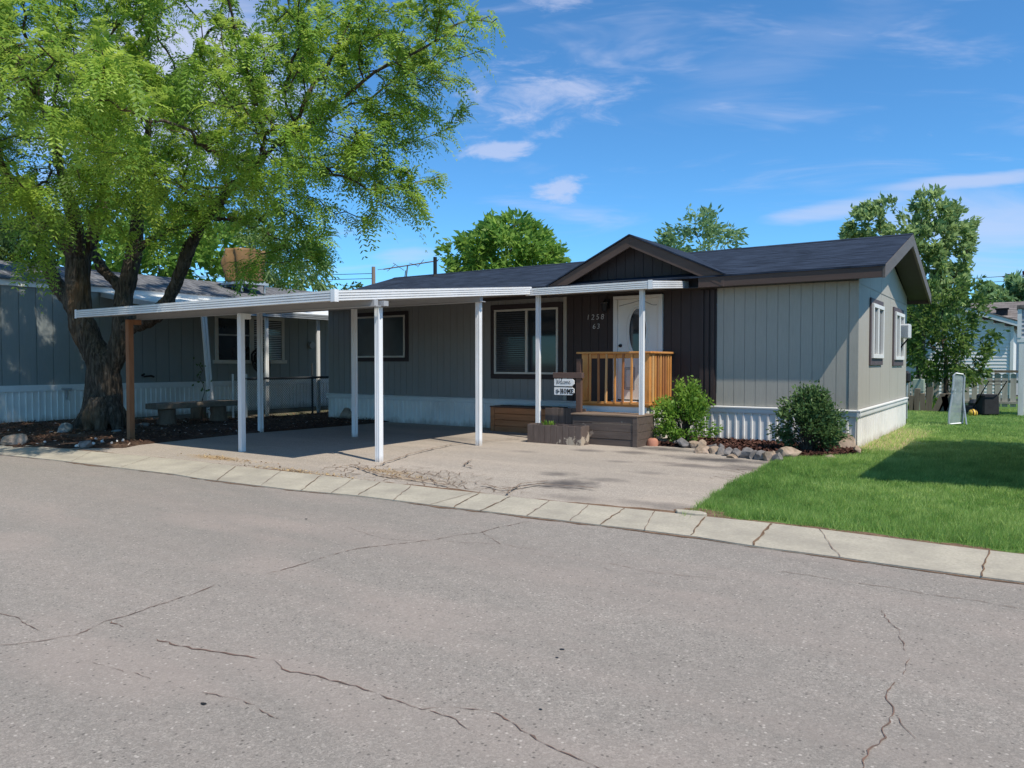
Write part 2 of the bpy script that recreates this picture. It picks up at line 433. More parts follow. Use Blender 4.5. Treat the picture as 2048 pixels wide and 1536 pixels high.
f = g.noise(g.coord((7,7,1.1)), 3.2, 7, .7, .6); f2 = g.noise(g.coord((1,1,.5)), 1.3, 4)
c1 = g.ramp(f,[(.32,(.022,.017,.013)),(.5,(.085,.068,.052)),(.70,(.22,.18,.14))])
c1 = g.mix(g.ramp(f2,[(.52,0),(.72,.6)]), c1, (.24,.135,.06))
g.col(c1); g.set(.9,.15); g.bump(f, .9, .06); M['bark'] = g.m
g = G('twig_bark'); g.col((.07,.055,.042)); g.set(.9,.1); M['twig'] = g.m

# ------------------------------------------------------------------ camera, light, sky
cam = bpy.data.cameras.new('camera'); co = bpy.data.objects.new('camera', cam); COL.objects.link(co)
cam.sensor_width = 36; cam.lens = 36*FOC/2048; cam.clip_end = 3000; cam.clip_start = .1
co.location = (0,0,EYE); co.rotation_euler = (R_(90)-math.atan(42/FOC), 0, YAW)
SC.camera = co
SUN = Vector((1.5,-.5,2.35)).normalized()
sl = bpy.data.lights.new('sun','SUN'); so = bpy.data.objects.new('sun', sl); COL.objects.link(so)
sl.energy = 5.0; sl.angle = R_(.53); sl.color = (1.0,.93,.82)
so.rotation_euler = SUN.to_track_quat('Z','Y').to_euler(); so.location = (20,-10,30)

W = bpy.data.worlds.new('World'); SC.world = W; W.use_nodes = True
wt = W.node_tree; wn = wt.nodes; wl = wt.links
for x in list(wn): wn.remove(x)
def wN(t, **k):
    x = wn.new('ShaderNode'+t)
    for a,b in k.items(): setattr(x,a,b)
    return x
wo = wN('OutputWorld'); bg = wN('Background'); wl.new(bg.outputs[0], wo.inputs[0])
sky = wN('TexSky', sky_type='NISHITA'); sky.sun_disc = False
sky.sun_elevation = math.asin(SUN.z); sky.sun_rotation = math.atan2(SUN.x, SUN.y)
sky.altitude = 1300; sky.air_density = 1.0; sky.dust_density = .35; sky.ozone_density = 2.2
bg.inputs['Strength'].default_value = .15
def wm(op, a, b=None, clamp=False):
    x = wN('Math', operation=op, use_clamp=clamp)
    for i,v in ((0,a),(1,b)):
        if v is None: continue
        if hasattr(v,'links'): wl.new(v, x.inputs[i])
        else: x.inputs[i].default_value = v
    return x.outputs[0]
tc = wN('TexCoord')
def dotv(vec):
    x = wN('VectorMath', operation='DOT_PRODUCT'); wl.new(tc.outputs['Generated'], x.inputs[0]); x.inputs[1].default_value = vec
    return x.outputs['Value']
dF = wm('MAXIMUM', dotv(tuple(FD)), .02)
cu = wm('DIVIDE', dotv(tuple(FX)), dF); cv = wm('DIVIDE', dotv((0,0,1)), dF)
cx = wN('CombineXYZ'); wl.new(cu, cx.inputs[0]); wl.new(cv, cx.inputs[1])
def wnoise(scale, rot, sc, detail=8, rough=.6, dist=.3, off=(0,0,0)):
    mp = wN('Mapping'); mp.inputs['Scale'].default_value = sc; mp.inputs['Rotation'].default_value = (0,0,rot); mp.inputs['Location'].default_value = off
    wl.new(cx.outputs[0], mp.inputs[0])
    nz = wN('TexNoise'); nz.inputs['Scale'].default_value = scale; nz.inputs['Detail'].default_value = detail
    nz.inputs['Roughness'].default_value = rough; nz.inputs['Distortion'].default_value = dist
    wl.new(mp.outputs[0], nz.inputs['Vector']); return nz.outputs['Fac']
n1 = wnoise(17, R_(-14), (.8,1.9,1), 6, .62, .5)
n2 = wnoise(5, R_(-16), (.6,3.4,1), 5, .6, .6, (3,1,0))
acc = None
def cloud(px, py, rx, ry, rot, amp, nz, lo, hi):
    global acc
    mp = wN('Mapping', vector_type='TEXTURE')
    mp.inputs['Location'].default_value = ((px-1024)/FOC, (726-py)/FOC, 0)
    mp.inputs['Rotation'].default_value = (0,0,R_(rot)); mp.inputs['Scale'].default_value = (rx/FOC, ry/FOC, 1)
    wl.new(cx.outputs[0], mp.inputs[0])
    ln = wN('VectorMath', operation='LENGTH'); wl.new(mp.outputs[0], ln.inputs[0])
    mr = wN('MapRange', interpolation_type='SMOOTHSTEP'); mr.inputs[1].default_value = 1.25; mr.inputs[2].default_value = .1
    wl.new(ln.outputs['Value'], mr.inputs[0])
    k = wm('ADD', nz, wm('MULTIPLY', wm('SUBTRACT', mr.outputs[0], 1.0), .42))
    m2 = wN('MapRange', interpolation_type='SMOOTHSTEP'); m2.inputs[1].default_value = lo; m2.inputs[2].default_value = hi
    wl.new(k, m2.inputs[0])
    r = wm('MULTIPLY', m2.outputs[0], amp)
    acc = r if acc is None else wm('MAXIMUM', acc, r)
cloud(1075,205, 330,120, 8, .60, n1, .30,.66)
cloud(1000,305, 140,34, 4, .6, n1, .28,.55)
cloud(1118,383, 80,40, 8, .62, n1, .24,.52)
cloud(1100,12, 140,54, -6, .5, n1, .34,.66)
cloud(1560,120, 520,110, 24, .20, n2, .26,.72)
cloud(1650,425, 330,34, 11, .55, n2, .26,.60)
cloud(1950,362, 300,22, 5, .6, n2, .20,.56)
cloud(1940,475, 360,130, -6, .60, n2, .18,.70)
cloud(820,512, 120,24, 3, .42, n2, .22,.55)
cloud(300,180, 400,230, 12, .85, n2, .08,.50)
hsv = wN('HueSaturation'); hsv.inputs['Saturation'].default_value = 1.0; hsv.inputs['Value'].default_value = 1.0
wl.new(sky.outputs[0], hsv.inputs['Color'])
mx = wN('Mix', data_type='RGBA'); wl.new(wm('MINIMUM', acc, 1.0), mx.inputs[0])
tn = wN('Mix', data_type='RGBA', blend_type='MULTIPLY'); tn.inputs[0].default_value = 1.0
wl.new(hsv.outputs[0], tn.inputs[6]); tn.inputs[7].default_value = (.50,.96,1.24,1)
wl.new(tn.outputs[2], mx.inputs[6]); mx.inputs[7].default_value = (4.3,4.7,6.2,1)
wl.new(mx.outputs[2], bg.inputs['Color'])
W.cycles.sampling_method = 'MANUAL'; W.cycles.sample_map_resolution = 256
SC.view_settings.view_transform = 'Standard'; SC.view_settings.look = 'None'
SC.view_settings.exposure = 0; SC.view_settings.gamma = 1
SC.render.engine = 'CYCLES'
SC.cycles.max_bounces = 4; SC.cycles.diffuse_bounces = 3; SC.cycles.glossy_bounces = 2; SC.cycles.transmission_bounces = 2; SC.cycles.transparent_max_bounces = 4; SC.cycles.caustics_reflective = False; SC.cycles.caustics_refractive = False
SC.cycles.use_denoising = True
SC.render.resolution_x = 1024; SC.render.resolution_y = 768

# ================================================================== GROUND
near_px = [(0,910.6),(113,922.5),(239,938),(342,950),(394,959),(581,982),(710,993.5),(886,1016),(1062,1037),(1202,1054),(1384,1076),(1504,1096),(1686,1120),(1813,1139),(2048,1170)]
far_px = [(0,890),(147,904),(290,917),(410,930),(476,938),(675,960),(886,985),(1091,1008),(1296,1029),(1413,1041),(1548,1056),(1642,1067),(1797,1088),(1986,1112),(2048,1119)]
NEAR = [at(*p)[:2] for p in near_px]; FAR = [at(*p)[:2] for p in far_px]
NEAR = [(-70,4.6),(-30,4.9),(-19,5.35)] + NEAR + [(4,6.35),(15,6.4),(70,6.3)]
FAR = [(-70,5.4),(-30,5.7),(-19,6.0)] + FAR + [(4,6.85),(15,6.9),(70,6.8)]
def interp(poly, x):
    for (a,b),(c,d) in zip(poly, poly[1:]):
        if a <= x <= c: return b + (d-b)*(x-a)/(c-a)
    return poly[-1][1]
FAR.sort(); NEAR.sort()

b = MB(); b.box(-900,900,-900,900,-.5,-.06); struct(b.build('ground', M['ground']))
# road with cracks in its surface
b = MB()
xs = [p[0] for p in NEAR]
b.add([(x, y+.03, 0) for x,y in NEAR] + [(x, -9.5, 0) for x,y in NEAR], [(i, len(xs)+i, len(xs)+i+1, i+1)[::1] for i in range(len(xs)-1)])
rng = random.Random(3)
def jag(pxs, sub=5, amp=.02, plane=0.0):
    P = [at(*p)[:2] for p in pxs]; out=[]
    for a,c in zip(P,P[1:]):
        L = math.hypot(c[0]-a[0], c[1]-a[1]); n = max(2, int(L/.035))
        for k in range(n):
            t = k/n; out.append((a[0]+(c[0]-a[0])*t, a[1]+(c[1]-a[1])*t))
    out.append(P[-1])
    w=[0,0]; res=[]
    for p in out:
        w[0] = w[0]*.9 + rng.gauss(0,amp*.36); w[1] = w[1]*.9 + rng.gauss(0,amp*.36)
        res.append((p[0]+w[0], p[1]+w[1]))
    return res
cracks = [
 ([(-40,1300),(0,1298),(150,1275),(215,1248),(300,1222),(430,1172),(560,1145),(640,1120),(720,1100),(850,1083),(960,1065),(1060,1045)], .012),
 ([(215,1248),(280,1280),(400,1308),(530,1330),(560,1350),(640,1362),(720,1385),(800,1412),(850,1430),(930,1427),(1000,1437),(1050,1470),(1120,1500),(1190,1530),(1240,1570)], .014),
 ([(150,1330),(250,1355),(330,1375),(400,1395),(500,1420),(560,1450)], .007),
 ([(690,1055),(760,1078),(850,1083),(1000,1092),(1150,1112),(1300,1145),(1450,1165)], .008),
 ([(1740,1200),(1790,1250),(1830,1300),(1840,1340),(1790,1390),(1800,1430),(1770,1490),(1740,1530),(1735,1580)], .010),
 ([(1560,1145),(1700,1165),(1800,1180),(1900,1200),(2060,1225)], .008),
 ([(850,1430),(900,1450),(930,1475)], .008),
 ([(1800,1430),(1830,1470),(1850,1500)], .006),
 ([(1060,1110),(1180,1135),(1290,1165),(1400,1190)], .006),
 ([(960,1065),(1000,1092)], .007),
 ([(-30,1225),(20,1240),(60,1268)], .008),
]
for pts, w in cracks:
    J = jag(pts); run=[]
    for q_ in J:
        n_ = mnoise.noise((q_[0]*1.1,q_[1]*1.1,4)) + .5*mnoise.noise((q_[0]*4,q_[1]*4,9))
        if n_ > -.34: run.append(q_)
        else:
            if len(run)>4: b.ribbon(run, w*rng.uniform(.30,.5), .004, 1, rng, 1.0)
            run=[]
    if len(run)>4: b.ribbon(run, w*.5, .004, 1, rng, 1.0)
# small tar spots on the road
for px,py,r in [(400,1417,.012),(1125,1305,.009),(1115,1322,.006),(610,1040,.012),(1082,1428,.006)]:
    c = at(px,py)
    b.poly([(c[0]+r*math.cos(a)*1.5*rng.uniform(.7,1.2), c[1]+r*math.sin(a)*rng.uniform(.7,1.2), .004) for a in [k*math.pi/4 for k in range(8)]], 2)
struct(b.build('road', [M['road'], M['crack'], M['black']]))

# kerb: slightly crowned concrete strip of slabs with soil in the joints
b = MB()
N = 240; X0, X1 = -40, 30
ring = []
for i in range(N+1):
    x = X0+(X1-X0)*i/N
    yn = interp(NEAR,x); yf = interp(FAR,x)
    jn = .012*mnoise.noise((x*2.2,0,1)); jf = .02*mnoise.noise((x*1.7,3,1))
    ring.append([(x,yn+jn,-.01),(x,yn+jn,.014),(x,yn+(yf-yn)*.5,.022),(x,yf+jf,.035),(x,yf+jf,-.01)])
vs=[p for r in ring for p in r]
b.add(vs, [(i*5+k,i*5+k+1,(i+1)*5+k+1,(i+1)*5+k)[::-1] for i in range(N) for k in range(4)])
def joint(pn, pf, w, mi):
    A = at(*pn); B_ = at(*pf)
    pts=[]
    for k in range(9):
        t=k/8; pts.append((A[0]+(B_[0]-A[0])*t+rng.gauss(0,.006), A[1]+(B_[1]-A[1])*t))
    # follow the crowned top
    L=[];Rr=[]
    for k,p in enumerate(pts):
        ww=w*.38*rng.uniform(.5,1.4)/2; t=k/8
        z=.014+.016*t*1.2+.006
        L.append((p[0]-ww,p[1],z)); Rr.append((p[0]+ww,p[1],z))
    b.add(L+Rr, [(9+k,9+k+1,k+1,k) for k in range(8)], mi)
for pn,pf,w,mi in [((239,938),(300,919),.02,2),((370,955),(425,932),.015,2),((430,965),(470,938),.03,1),((520,974),(560,948),.02,2),((600,984),(640,957),.03,1),((660,990),(705,964),.02,2),((715,994),(760,971),.03,1),((785,1004),(822,978),.025,2),((860,1013),(945,993),.02,2),((905,1019),(958,994),.03,1),((960,1026),(1020,1001),.035,1),((1055,1036),(1100,1009),.025,2),((1140,1046),(1180,1018),.02,2),((1200,1054),(1250,1025),.035,1),((1290,1065),(1310,1031),.02,2),((1385,1076),(1412,1043),.035,1),((1508,1096),(1546,1057),.055,1),((1685,1120),(1640,1067),.016,2),((1968,1160),(1986,1112),.03,1),((140,926),(180,908),.02,2)]:
    joint(pn,pf,w,mi)
# soil washed along both edges
for edge, off, w in ((NEAR,.0,.05),(FAR,.05,.10)):
    seg=[]
    for i in range(340):
        x=-24+i*.1
        n_=mnoise.noise((x*.9,off*50,7)); 
        seg.append((x, interp(edge,x)+off-.01, max(.002, w*(.25+2.1*n_+.9*mnoise.noise((x*5,off*30,3))))))
    n=len(seg)
    L=[(x,y+ww*.6,(.004 if edge is NEAR else .031)) for x,y,ww in seg]; Rr=[(x,y-ww*(.9+.5*mnoise.noise((x*4,1,2))),(.004 if edge is NEAR else .031)) for x,y,ww in seg]
    b.add(L+Rr,[(n+i,n+i+1,i+1,i) for i in range(n-1)],1)
struct(b.build('kerb', [M['kerb'], M['soil'], M['crack']]))

# driveway
LX = [(-2.78,7.0),(-2.95,8.4),(-3.06,9.4),(-3.12,10.6),(-3.2,11.9),(-3.3,12.55)]
b = MB()
left = [(-13.3,7.3),(-13.55,7.7),(-13.7,8.8),(-13.85,10.3),(-13.7,11.6),(-13.6,13.0),(-13.6,14.3)]
front = [(x,interp(FAR,x)-.02) for x in [-13.6+.4*i for i in range(0,28)] if x<-2.7]
border = [(-14.6,interp(FAR,-14.6)-.02)] + front + [(-2.72,interp(FAR,-2.72)-.02)] + LX + [(-4.0,12.7),(-4.9,12.95),(-5.7,12.95),(-5.75,14.36)] + left[::-1][:] 
b.poly([(x,y,.012) for x,y in border])
def net(n, cx0, cx1, cy0, cy1, w, seed):
    r = random.Random(seed)
    for i in range(n):
        p=(r.uniform(cx0,cx1), r.uniform(cy0,cy1)); a=r.uniform(0,6.28); pts=[p]
        for k in range(r.randint(4,12)):
            a+=r.gauss(0,.5); pts.append((pts[-1][0]+.06*math.cos(a), pts[-1][1]+.06*math.sin(a)))
        b.ribbon(pts, w*r.uniform(.5,1.3), .017+.0003*i, 1, r, .6)
def cells(pxc, rx, ry, sp_, w, seed):
    r = random.Random(seed); cx_, cy_ = at(*pxc)[:2]; nx_, ny_ = int(2*rx/sp_), int(2*ry/sp_); P = {}
    for i in range(nx_+1):
        for k in range(ny_+1):
            P[i,k] = (cx_-rx+i*sp_+(k%2)*sp_*.5+r.gauss(0,.22)*sp_, cy_-ry+k*sp_+r.gauss(0,.22)*sp_)
    n = 0
    for (i,k),p in P.items():
        for q in ((i+1,k),(i,k+1),(i-1,k+1)):
            if q not in P: continue
            q_ = P[q]; mx_, my_ = (p[0]+q_[0])/2, (p[1]+q_[1])/2
            dd = math.hypot((mx_-cx_)/rx, (my_-cy_)/ry)
            if r.random() > .80-.62*dd**2: continue
            m1 = (mx_+r.gauss(0,.10)*sp_, my_+r.gauss(0,.10)*sp_); n += 1
            ww = w*r.uniform(.45,1.25)
            pts = [p, ((p[0]+m1[0])/2+r.gauss(0,.04)*sp_, (p[1]+m1[1])/2+r.gauss(0,.04)*sp_), m1, ((q_[0]+m1[0])/2+r.gauss(0,.04)*sp_, (q_[1]+m1[1])/2+r.gauss(0,.04)*sp_), q_]
            b.ribbon(pts, ww, .0165+.00006*n, 2 if r.random()<.6 else 1, r, .6)
cells((815,950), 1.55, .62, .19, .011, 4)
cells((905,972), 1.2, .33, .17, .010, 6)
cells((560,946), 1.5, .20, .17, .010, 5)
cells((1500,955), .45, .8, .20, .011, 9)
for pts,w in [([(760,935),(830,910),(900,893),(980,885),(1040,880)],.014),([(960,975),(1010,985),(1080,975),(1160,980),(1200,985)],.012),([(945,925),(930,935),(950,940)],.012),([(700,935),(760,955),(830,965),(900,978)],.014),([(1010,995),(1040,975),(1100,968)],.012)]:
    b.ribbon(jag(pts), w*2, .042, 1, rng, .7)
M['drive_crack'] = paint('driveway_crack', (.20,.145,.105), .3, .95, .1)
struct(b.build('driveway', [M['drive'], M['drive_crack'], M['drive_crack']]))

# lawn sheet
lawn_border = [(x,interp(FAR,x)+.04) for x in (-2.75,-2.3,-1.8,-1.2,-.6,0,.6,1.5,2.5,4)] + [(4,40),(-8,40),(-8,21.2),(-2.5,20.6),(-2.5,14.4),(-2.3,13.6),(-2.6,12.9),(-3.1,12.4)] + [p for p in LX[::-1]][1:]
b = MB(); b.poly([(x,y,.02) for x,y in lawn_border]); struct(b.build('lawn', M['lawn']))
b = MB(); rs = random.Random(77)
for px,py,ra,rb in ((1402,1030,.26,.16),(1432,1040,.2,.07),(1540,1052,.2,.05),(1625,1064,.17,.10),(1760,1082,.3,.05),(1925,1101,.17,.10),(1460,1012,.10,.12)):
    c = at(px,py); pts=[]
    for k in range(18):
        a=2*math.pi*k/18; rr_=1+.55*mnoise.noise((math.cos(a)*1.3+px,math.sin(a)*1.3,2)); pts.append((c[0]+ra*rr_*math.cos(a), c[1]+rb*rr_*math.sin(a), .026+.0003*(px%7)))
    b.poly(pts)
struct(b.build('bare_soil', M['soil']))
c = at(1383,1036); b = MB(); pts=[(c[0]+.17*(1+.3*mnoise.noise((k*.9,1,1)))*math.cos(2*math.pi*k/11), c[1]+.07*(1+.4*mnoise.noise((k*.9,5,1)))*math.sin(2*math.pi*k/11)) for k in range(11)]
b.prism(pts, lambda x,y,t:(x,y,t), .0, .060); tag(b.build('concrete_chunk', M['kerb'], None, org=(c[0],c[1],0), bevel=.008), 'broken pale concrete chunk where the kerb meets the driveway and lawn', 'concrete chunk')
# planting beds
bed = [(-5.75,12.92),(-5.3,12.9),(-4.86,12.95),(-4.4,12.75),(-4.03,12.6),(-3.5,12.45),(-3.1,12.4),(-2.6,12.9),(-2.3,13.6),(-2.5,14.36),(-5.75,14.36)]
def bumpy(border, z, amp, step, name, mat, seed):
    import mathutils.geometry as geo
    xs=[p[0] for p in border]; ys=[p[1] for p in border]
    pts=[Vector(p) for p in border]; 
    n0=len(pts); r=random.Random(seed)
    x=min(xs)
    while x<max(xs):
        y=min(ys)
        while y<max(ys):
            q=Vector((x+r.uniform(-.3,.3)*step,y+r.uniform(-.3,.3)*step))
            c=False; j=n0-1
            for i in range(n0):
                a,bb=border[i],border[j]
                if (a[1]>q.y)!=(bb[1]>q.y) and q.x<(bb[0]-a[0])*(q.y-a[1])/(bb[1]-a[1])+a[0]: c=not c
                j=i
            if c: pts.append(q)
            y+=step
        x+=step
    v,e,f,_,_,_ = geo.delaunay_2d_cdt(pts, [(i,(i+1)%n0) for i in range(n0)], [], 1, 1e-5)
    bset={(round(p_[0],4),round(p_[1],4)) for p_ in border}
    bb=MB(); bb.add([(p.x,p.y,.014) if (round(p.x,4),round(p.y,4)) in bset else (p.x,p.y,z+amp*(mnoise.noise((p.x*3,p.y*3,2))*.7+mnoise.noise((p.x*9,p.y*9,5))*.5)) for p in v], [tuple(t) for t in f])
    return struct(bb.build(name, mat, smooth=True))
bumpy(bed, .06, .035, .12, 'mulch_bed', M['mulch'], 2)
treebed = [(-13.3,7.25),(-13.55,7.7),(-13.7,8.8),(-13.85,10.3),(-13.7,11.6),(-13.6,13.0),(-13.6,14.4),(-15.85,14.4),(-16.0,17.5),(-17.4,17.5),(-17.6,13.0),(-18.6,11.5),(-20.5,10.5),(-21.0,8.5),(-20,6.6),(-17,6.35),(-14.9,6.1)]
bumpy(treebed, .045, .05, .2, 'soil_bed', M['litter'], 3)

# loose chips and dead leaves: nobody could count these
def chips(name, label, border_fn, n, smin, smax, mat, z, seed, cat):
    r = np.random.default_rng(seed)
    P = border_fn(r, n); n=len(P)
    a = r.uniform(0,6.28,n); s=r.uniform(smin,smax,n); w=s*r.uniform(.25,.6,n)
    ti = r.normal(0,.35,n)
    D = np.stack([np.cos(a),np.sin(a),ti],1); S=np.stack([-np.sin(a),np.cos(a),r.normal(0,.35,n)],1)
    base=np.concatenate([P, np.full((n,1),z)+r.uniform(0,.02,n)[:,None]],1)
    V=np.stack([base-D*s[:,None]/2-S*w[:,None]/2, base+D*s[:,None]/2-S*w[:,None]/2, base+D*s[:,None]/2+S*w[:,None]/2, base-D*s[:,None]/2+S*w[:,None]/2],1).reshape(-1,3)
    F=np.arange(4*n).reshape(n,4)
    o=fin(name,V,F,mat,tint=r.random(n)); tag(o,label,cat,None,'stuff'); return o
def inpoly(P, poly):
    x,y=P[:,0],P[:,1]; c=np.zeros(len(P),bool); j=len(poly)-1
    for i in range(len(poly)):
        xi,yi=poly[i]; xj,yj=poly[j]
        k=((yi>y)!=(yj>y))&(x<(xj-xi)*(y-yi)/((yj-yi) or 1e-9)+xi); c^=k; j=i
    return c
def in_bed(poly):
    def f(r,n):
        xs=[p[0] for p in poly]; ys=[p[1] for p in poly]
        P=np.stack([r.uniform(min(xs),max(xs),n),r.uniform(min(ys),max(ys),n)],1)
        return P[inpoly(P,poly)]
    return f
g=G('mulch_chip'); a_=g.n('Attribute',attribute_name='tint'); g.col(g.ramp(a_.outputs['Fac'],[(0,(.02,.01,.008)),(.5,(.075,.032,.023)),(1,(.15,.075,.055))])); g.set(.9,.15); M['chip']=g.m
g=G('dead_leaf'); a_=g.n('Attribute',attribute_name='tint'); g.col(g.ramp(a_.outputs['Fac'],[(0,(.05,.03,.02)),(.6,(.16,.08,.05)),(.93,(.26,.16,.09)),(1,(.6,.55,.5))])); g.set(.9,.15); M['deadleaf']=g.m
g=G('straw_bits'); a_=g.n('Attribute',attribute_name='tint'); g.col(g.ramp(a_.outputs['Fac'],[(0,(.13,.07,.035)),(.4,(.34,.23,.11)),(1,(.50,.37,.20))])); g.set(.9,.15); M['straw']=g.m
chips('bark_mulch','loose reddish bark chips between the edging stones and the skirting',in_bed(bed),5200,.03,.08,M['chip'],.065,1,'mulch')
chips('leaf_litter','dead brown leaves and debris over the soil around the big tree',in_bed(treebed),9000,.025,.06,M['deadleaf'],.06,2,'leaf litter')
def dry(r,n):
    cs=[at(430,918),at(480,925),at(770,945),at(800,955),at(600,948),at(650,954),at(560,942)]
    k=r.integers(0,len(cs),n); c=np.array(cs)[k][:,:2]
    return c+r.normal(0,1,(n,2))*np.array([.38,.07])
chips('dry_debris','dry tan leaf debris gathered where the driveway meets the kerb',dry,900,.012,.035,M['straw'],.018,4,'debris')

# grass
def grass():
    r=np.random.default_rng(5)
    P=[]
    def zone(x0,x1,y0,y1,dens):
        n=int((x1-x0)*(y1-y0)*dens)
        P.append(np.stack([r.uniform(x0,x1,n),r.uniform(y0,y1,n)],1))
    zone(-3.4,.3,6.5,9,6800); zone(-3.4,.3,9,13,4600); zone(-3.3,.4,13,18,3000); zone(-4,.4,18,29,1300)
    zone(.3,3,6.6,20,900)
    P=np.concatenate(P); P=P[inpoly(P,lawn_border)]
    E=[]
    bl=[(x,interp(FAR,x)+.05) for x in np.arange(-2.7,.4,.03)]+[(LX[i][0]+(LX[i+1][0]-LX[i][0])*t,LX[i][1]+(LX[i+1][1]-LX[i][1])*t) for i in range(len(LX)-1) for t in np.arange(0,1,.03)]
    for (x,y) in bl:
        m=int(max(0,26*(mnoise.noise((x*4,y*4,1))+.28)))
        E.append(np.stack([r.normal(x+.01,.035,m),r.normal(y+.02,.035,m)],1))
    E=np.concatenate(E); P=np.concatenate([P,E])
    # worn strip beside the end wall and thin spots at the kerb
    f=np.array([mnoise.noise((x*1.3,y*1.3,0)) for x,y in P]); f2=np.array([mnoise.noise((x*5,y*5,4)) for x,y in P]); f3=np.array([mnoise.noise((x*.5,y*.5,9)) for x,y in P])
    kd=np.array([y-(6.25+ .06*x) for x,y in P])
    edge=np.array([interp(FAR,x) for x in P[:,0]]); dk=P[:,1]-edge
    worn=((P[:,1]>14)&(P[:,1]<21)&(P[:,0]<-1.7+.5*f))
    keep=~(worn&(r.random(len(P))<.80)) & ~((dk<.17+.24*f2)&(r.random(len(P))<.8)) 
    for px,py,rad in [(1625,1068,.16),(1920,1100,.12),(1402,1030,.25),(1760,1082,.16),(1540,1052,.15)]:
        c=at(px,py); keep&=~((np.hypot(P[:,0]-c[0],P[:,1]-c[1])<rad)&(r.random(len(P))<.85))
    P=P[keep]; f=f[keep]; f2=f2[keep]; f3=f3[keep]; worn=worn[keep]; n=len(P); 
    h=(.046+.026*r.random(n)+.020*f+.020*f2)*(1+.0*P[:,1]); h=np.clip(h,.018,.11)
    h*=np.where(P[:,1]<8,1.15,1.0)
    w=np.where(P[:,1]<9,.0065,np.where(P[:,1]<13,.009,np.where(P[:,1]<18,.013,.02)))*r.uniform(.7,1.3,n)
    a=r.uniform(0,6.28,n); ln=r.normal(0,.42,(n,2))*h[:,None]+.15*h[:,None]*np.array([.6,.4])
    D=np.stack([np.cos(a),np.sin(a)],1)*w[:,None]/2
    z0=np.full((n,1),.015)
    V=np.stack([np.concatenate([P-D,z0],1),np.concatenate([P+D,z0],1),np.concatenate([P+ln,(.015+h)[:,None]],1)],1).reshape(-1,3)
    f4=np.array([mnoise.noise((x*15,y*15,3)) for x,y in P])
    t=.46+.30*f3+.24*f+.30*f2+.22*f4+r.normal(0,.17,n)+np.where(r.random(n)<.05,.35,0)+worn*.3
    o=fin('grass',V,np.arange(3*n).reshape(n,3),M['grass_blade'],tint=np.clip(t,0,1))
    tag(o,'short green lawn grass growing from the kerb back to the picket fence','grass',None,'stuff')
    print('grass blades',n)
grass()

# ================================================================== MAIN HOME
HX0, HX1, Y0, Y1 = -15.87, -2.52, 14.38, 20.6
ZS, ZW = .68, 2.95
home = thing('mobile_home', 'grey single storey manufactured home with dark brown gabled entry and white skirting', 'house', (-9.2,17.5,0))
def groove_profile(a0, a1, pitch, gw=.012, gd=.010, off=0):
    """(a, depth) profile with shallow vertical grooves"""
    pr=[(a0,0)]; x=a0+pitch-off
    while x < a1-.03:
        pr += [(x-gw/2,0),(x-gw/2,gd),(x+gw/2,gd),(x+gw/2,0)]; x+=pitch
    pr.append((a1,0)); return pr
def front_wall(bm, x0, x1, z0, z1, pitch, off=0, y=Y0, mi=0, gi=1):
    pr = groove_profile(x0,x1,pitch,.010,.007,off)
    for (p,q) in zip(pr,pr[1:]):
        g_ = p[1]>0 and q[1]>0
        bm.add([(p[0],y+p[1],z0),(q[0],y+q[1],z0),(q[0],y+q[1],z1),(p[0],y+p[1],z1)],[(0,1,2,3)], gi if g_ else mi)
b = MB()
front_wall(b, -5.03, HX1, ZS, 3.10, .203, .07)
# end walls with gables, long panels with a groove every 1.2 m
def end_wall(bm, x, sgn):
    pr=groove_profile(Y0,Y1,1.22,.014,.012); ridge=(Y0+Y1)/2
    zt=lambda y: 3.10+ .24*( (ridge-Y0) - abs(y-ridge))
    ys=[]
    for (p,q) in zip(pr,pr[1:]):
        ds=[(p,q)] if not (p[0]<ridge<q[0]) else [(p,(ridge,0)),((ridge,0),q)]
        for u,v in ds:
            g_= u[1]>0 and v[1]>0
            bm.add([(x-sgn*u[1],u[0],ZS),(x-sgn*v[1],v[0],ZS),(x-sgn*v[1],v[0],zt(v[0])),(x-sgn*u[1],u[0],zt(u[0]))],[(0,1,2,3)],1 if g_ else 0)
end_wall(b, HX1, 1); end_wall(b, HX0, -1)
b.add([(HX0,Y1,ZS),(HX1,Y1,ZS),(HX1,Y1,3.1),(HX0,Y1,3.1)],[(0,1,2,3)])
# seam strip across the end gable and flat corner boards
b.box(HX1-.002,HX1+.008,Y0+.02,Y1-.02,2.905,2.925,1)
b.box(HX1-.02,HX1+.016,Y0-.016,Y0+.10,ZS+.003,2.98); b.box(HX1-.13,HX1-.021,Y0-.016,Y0+.02,ZS+.003,2.94)
wall = b.build('wall', [M['grey_siding'], M['groove']], home)
b = MB(); front_wall(b, HX0, -8.44, ZS, 3.10, .203); b.build('wall', [siding('painted_shade_siding',(.265,.26,.245)), siding('painted_shade_groove',(.215,.21,.187))], home)['label']='wall stretch behind the carport with shade painted into its colour'  # same grey siding, darkened: carport shade painted into the base colour
# light trim strip beside the brown entry
b = MB(); b.box(-8.44,-8.36,Y0-.03,Y0+.03,ZS+.003,3.0); b.build('corner_trim', M['grey_siding'], home, bevel=.004)
